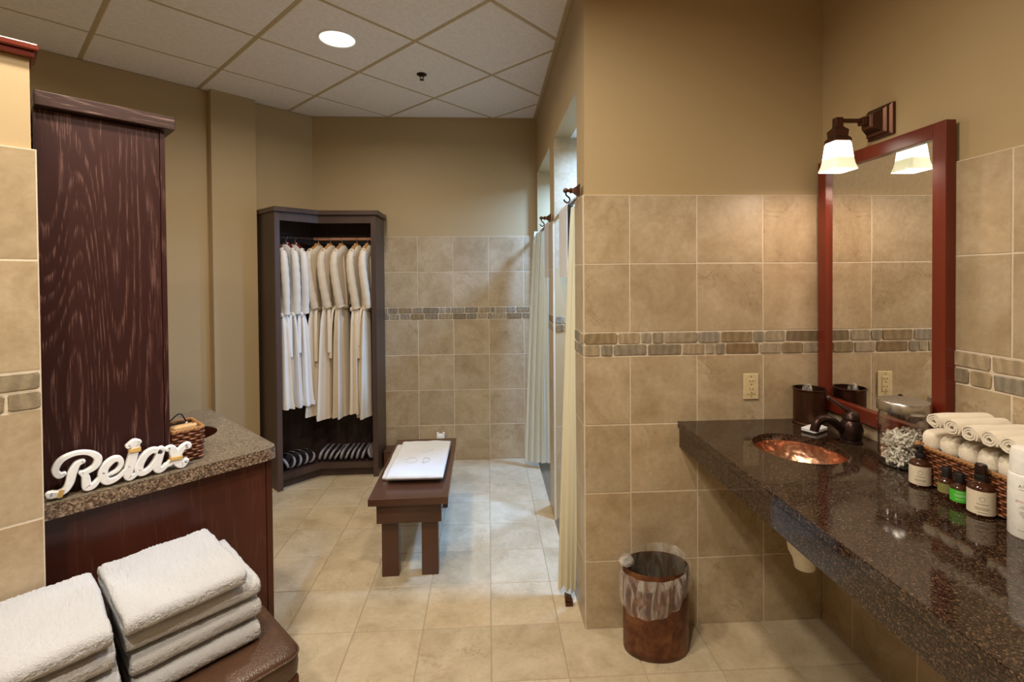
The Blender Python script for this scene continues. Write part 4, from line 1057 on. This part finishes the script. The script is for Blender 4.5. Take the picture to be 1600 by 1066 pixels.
# ------------------------------------------------------------------ shower curtains, rods, hooks, towels
RX, RZ = XC + .055, 1.985
for (a, b), lb_ in ((O1, 'thin dark curtain rod across the near shower opening'), (O2, 'thin dark curtain rod across the far shower opening')):
    o = link('curtain_rod', MB().tube([(RX, a + .001, RZ), (RX, b - .001, RZ)], .011, 12).mesh(smooth=50), M['bronzed']); tag(o, lb_, 'rod', 'shower curtain rods')
def curtain(label, top, bot, z0, z1, folds, amp, m, ring_y):
    """top / bot: list of plan points the curtain passes through at head and hem"""
    t = thing('shower_curtain', label, 'curtain', (0, 0, 0), 0, 'shower curtains')
    n = 90; nz = 14; tp = [Vector((*q, 0)) for q in top]; bp_ = [Vector((*q, 0)) for q in bot]
    def at(pl, f): 
        x = f*(len(pl)-1); i = min(int(x), len(pl)-2); return pl[i].lerp(pl[i+1], x - i)
    fr, bk = [], []
    for k in range(nz + 1):
        g = k/nz; z = z1 + (z0 - z1)*g; rowf, rowb = [], []
        for i in range(n + 1):
            f = i/n; p0 = at(tp, f).lerp(at(bp_, f), g**.8)
            tg_ = (at(tp, min(1, f+.02)) - at(tp, max(0, f-.02))).lerp(at(bp_, min(1, f+.02)) - at(bp_, max(0, f-.02)), g)
            nn = Vector((tg_.y, -tg_.x, 0)).normalized()
            s_ = amp*(.55 + .55*g)*math.sin(f*folds*2*PI + .6*math.sin(3*f)) + .3*amp*math.sin(f*folds*4.3*PI + g*2)
            q = p0 + nn*s_; zz = z + (.008*math.sin(f*folds*2*PI) if k == nz else 0)
            rowf.append((q.x, q.y, zz)); q2 = q + nn*.0016; rowb.append((q2.x, q2.y, zz))
        fr.append(rowf + rowb[::-1])
    link('cloth', MB().loft(fr).mesh(smooth=80), m, t)
    for y in ring_y: link('ring', MB().tube([(RX + .019*math.cos(2*PI*k/16), y, RZ - .006 + .021*math.sin(2*PI*k/16)) for k in range(17)], .0022, 6), M['chrome'], t)
    return t
curtain('cream shower curtain bunched at the near shower opening beside the vanity wall', [(RX, 2.335), (RX - .002, 2.50), (RX, 2.72)], [(.416, 2.325), (.385, 2.345), (.338, 2.37)], .030, 1.962, 3, .011, M['curtain'], (2.38, 2.46, 2.54, 2.62))
curtain('pale shower curtain hanging at the far shower opening next to the back wall', [(.395, 4.05), (RX - .01, 4.03), (RX, 3.86)], [(.300, 4.00), (.40, 3.96), (.505, 3.95)], .045, 1.962, 4, .014, M['curtainw'], (3.90, 3.97, 4.04))
def rod_towel(label, y0, y1, zb):
    rings = []; n = 12
    prof = [(-.016, zb), (-.0165, zb + .15), (-.016, RZ - .02), (-.0145, RZ), (-.009, RZ + .012), (0, RZ + .0155), (.009, RZ + .012), (.0145, RZ), (.016, RZ - .02), (.016, zb + .05)]
    nrm = [(x*1.32 if abs(x) > .001 else 0, z + (.0045 if z > RZ else 0)) for x, z in prof]
    loop = prof + nrm[::-1]
    for k in range(n + 1):
        y = y0 + (y1 - y0)*k/n
        rings.append([(RX + x + .003*math.sin(k*1.3)*(RZ - z)/.4, y, z) for x, z in loop])
    o = link('hanging_towel', MB().loft(rings).mesh(smooth=60), M['cloth']); return tag(o, label, 'towel', 'towels hung over the curtain rods')
rod_towel('white towel hung over the rod in the near shower opening', 2.745, 3.045, 1.575)
rod_towel('white towel hung over the rod in the far shower opening', 3.45, 3.83, 1.575)
first = None
for y, lb_ in ((2.192, 'bronze robe hook on the pier beside the vanity wall'), (3.19, 'bronze robe hook on the pier between the two shower openings')):
    if first is None:
        t = thing('robe_hook', lb_, 'hook', (XC - .0005, y, 1.968), 0, 'bronze robe hooks')
        link('base', MB().loft([sq(h, x) for h, x in ((.026, 0), (.026, -.005), (.018, -.014), (.011, -.026), (.009, -.034))]).mesh(.0012), M['bronze'], t)
        link('neck', MB().loft([[(x, r*math.cos(2*PI*k/16), r*math.sin(2*PI*k/16)) for k in range(16)] for r, x in ((.008, -.033), (.013, -.036), (.013, -.041), (.008, -.044), (.007, -.055))]).mesh(smooth=40), M['bronze'], t)
        link('ball', MB().sphere((-.062, 0, 0), .0115, 16), M['bronze'], t)
        link('hook', MB().tube(spline([(-.062, 0, -.006), (-.058, 0, -.022), (-.046, 0, -.032), (-.043, 0, -.046), (-.055, 0, -.055), (-.068, 0, -.046), (-.068, 0, -.040)], 6), .0036, 10).mesh(smooth=60), M['bronzed'], t)
        first = t
    else: t = copytree(first, lb_); t.location.y = y
t = thing('door_stop', 'small bronze wedge bracket low beside the cream shower curtain', 'bracket', (.372, 2.285, 0))
link('wedge', MB().loft([[(x, -.016, z), (x, .016, z), (x*.8, .016, z + .02), (x*.8, -.016, z + .02)] for x, z in ((.024, .02), (.0, .026), (-.016, .034))]).mesh(.0015), M['bronze'], t)
link('foot', MB().box(-.012, .024, -.014, .014, 0, .021).mesh(.002), M['bronze'], t)
# by the back wall
t = thing('wooden_box', 'small brown wooden box on the floor between wardrobe and bench', 'box', (-.80, 4.095, 0))
link('body', MB().box(-.068, .05, -.07, .07, 0, .135).mesh(.003), M['benchv'], t)
link('lid', MB().box(-.072, .054, -.074, .074, .1355, .15).mesh(.003), M['benchv'], t)
t = thing('plug_in', 'small white fitting with two rounded tips low on the back wall', 'fitting', (-.413, YB - .001, .16))
link('body', MB().box(-.034, .034, -.045, 0, 0, .075).mesh(.008, 3, 50), M['tube'], t)
for sx in (-1, 1): link('tip', MB().sphere((sx*.026, -.022, .079), .013), M['roll'], t)
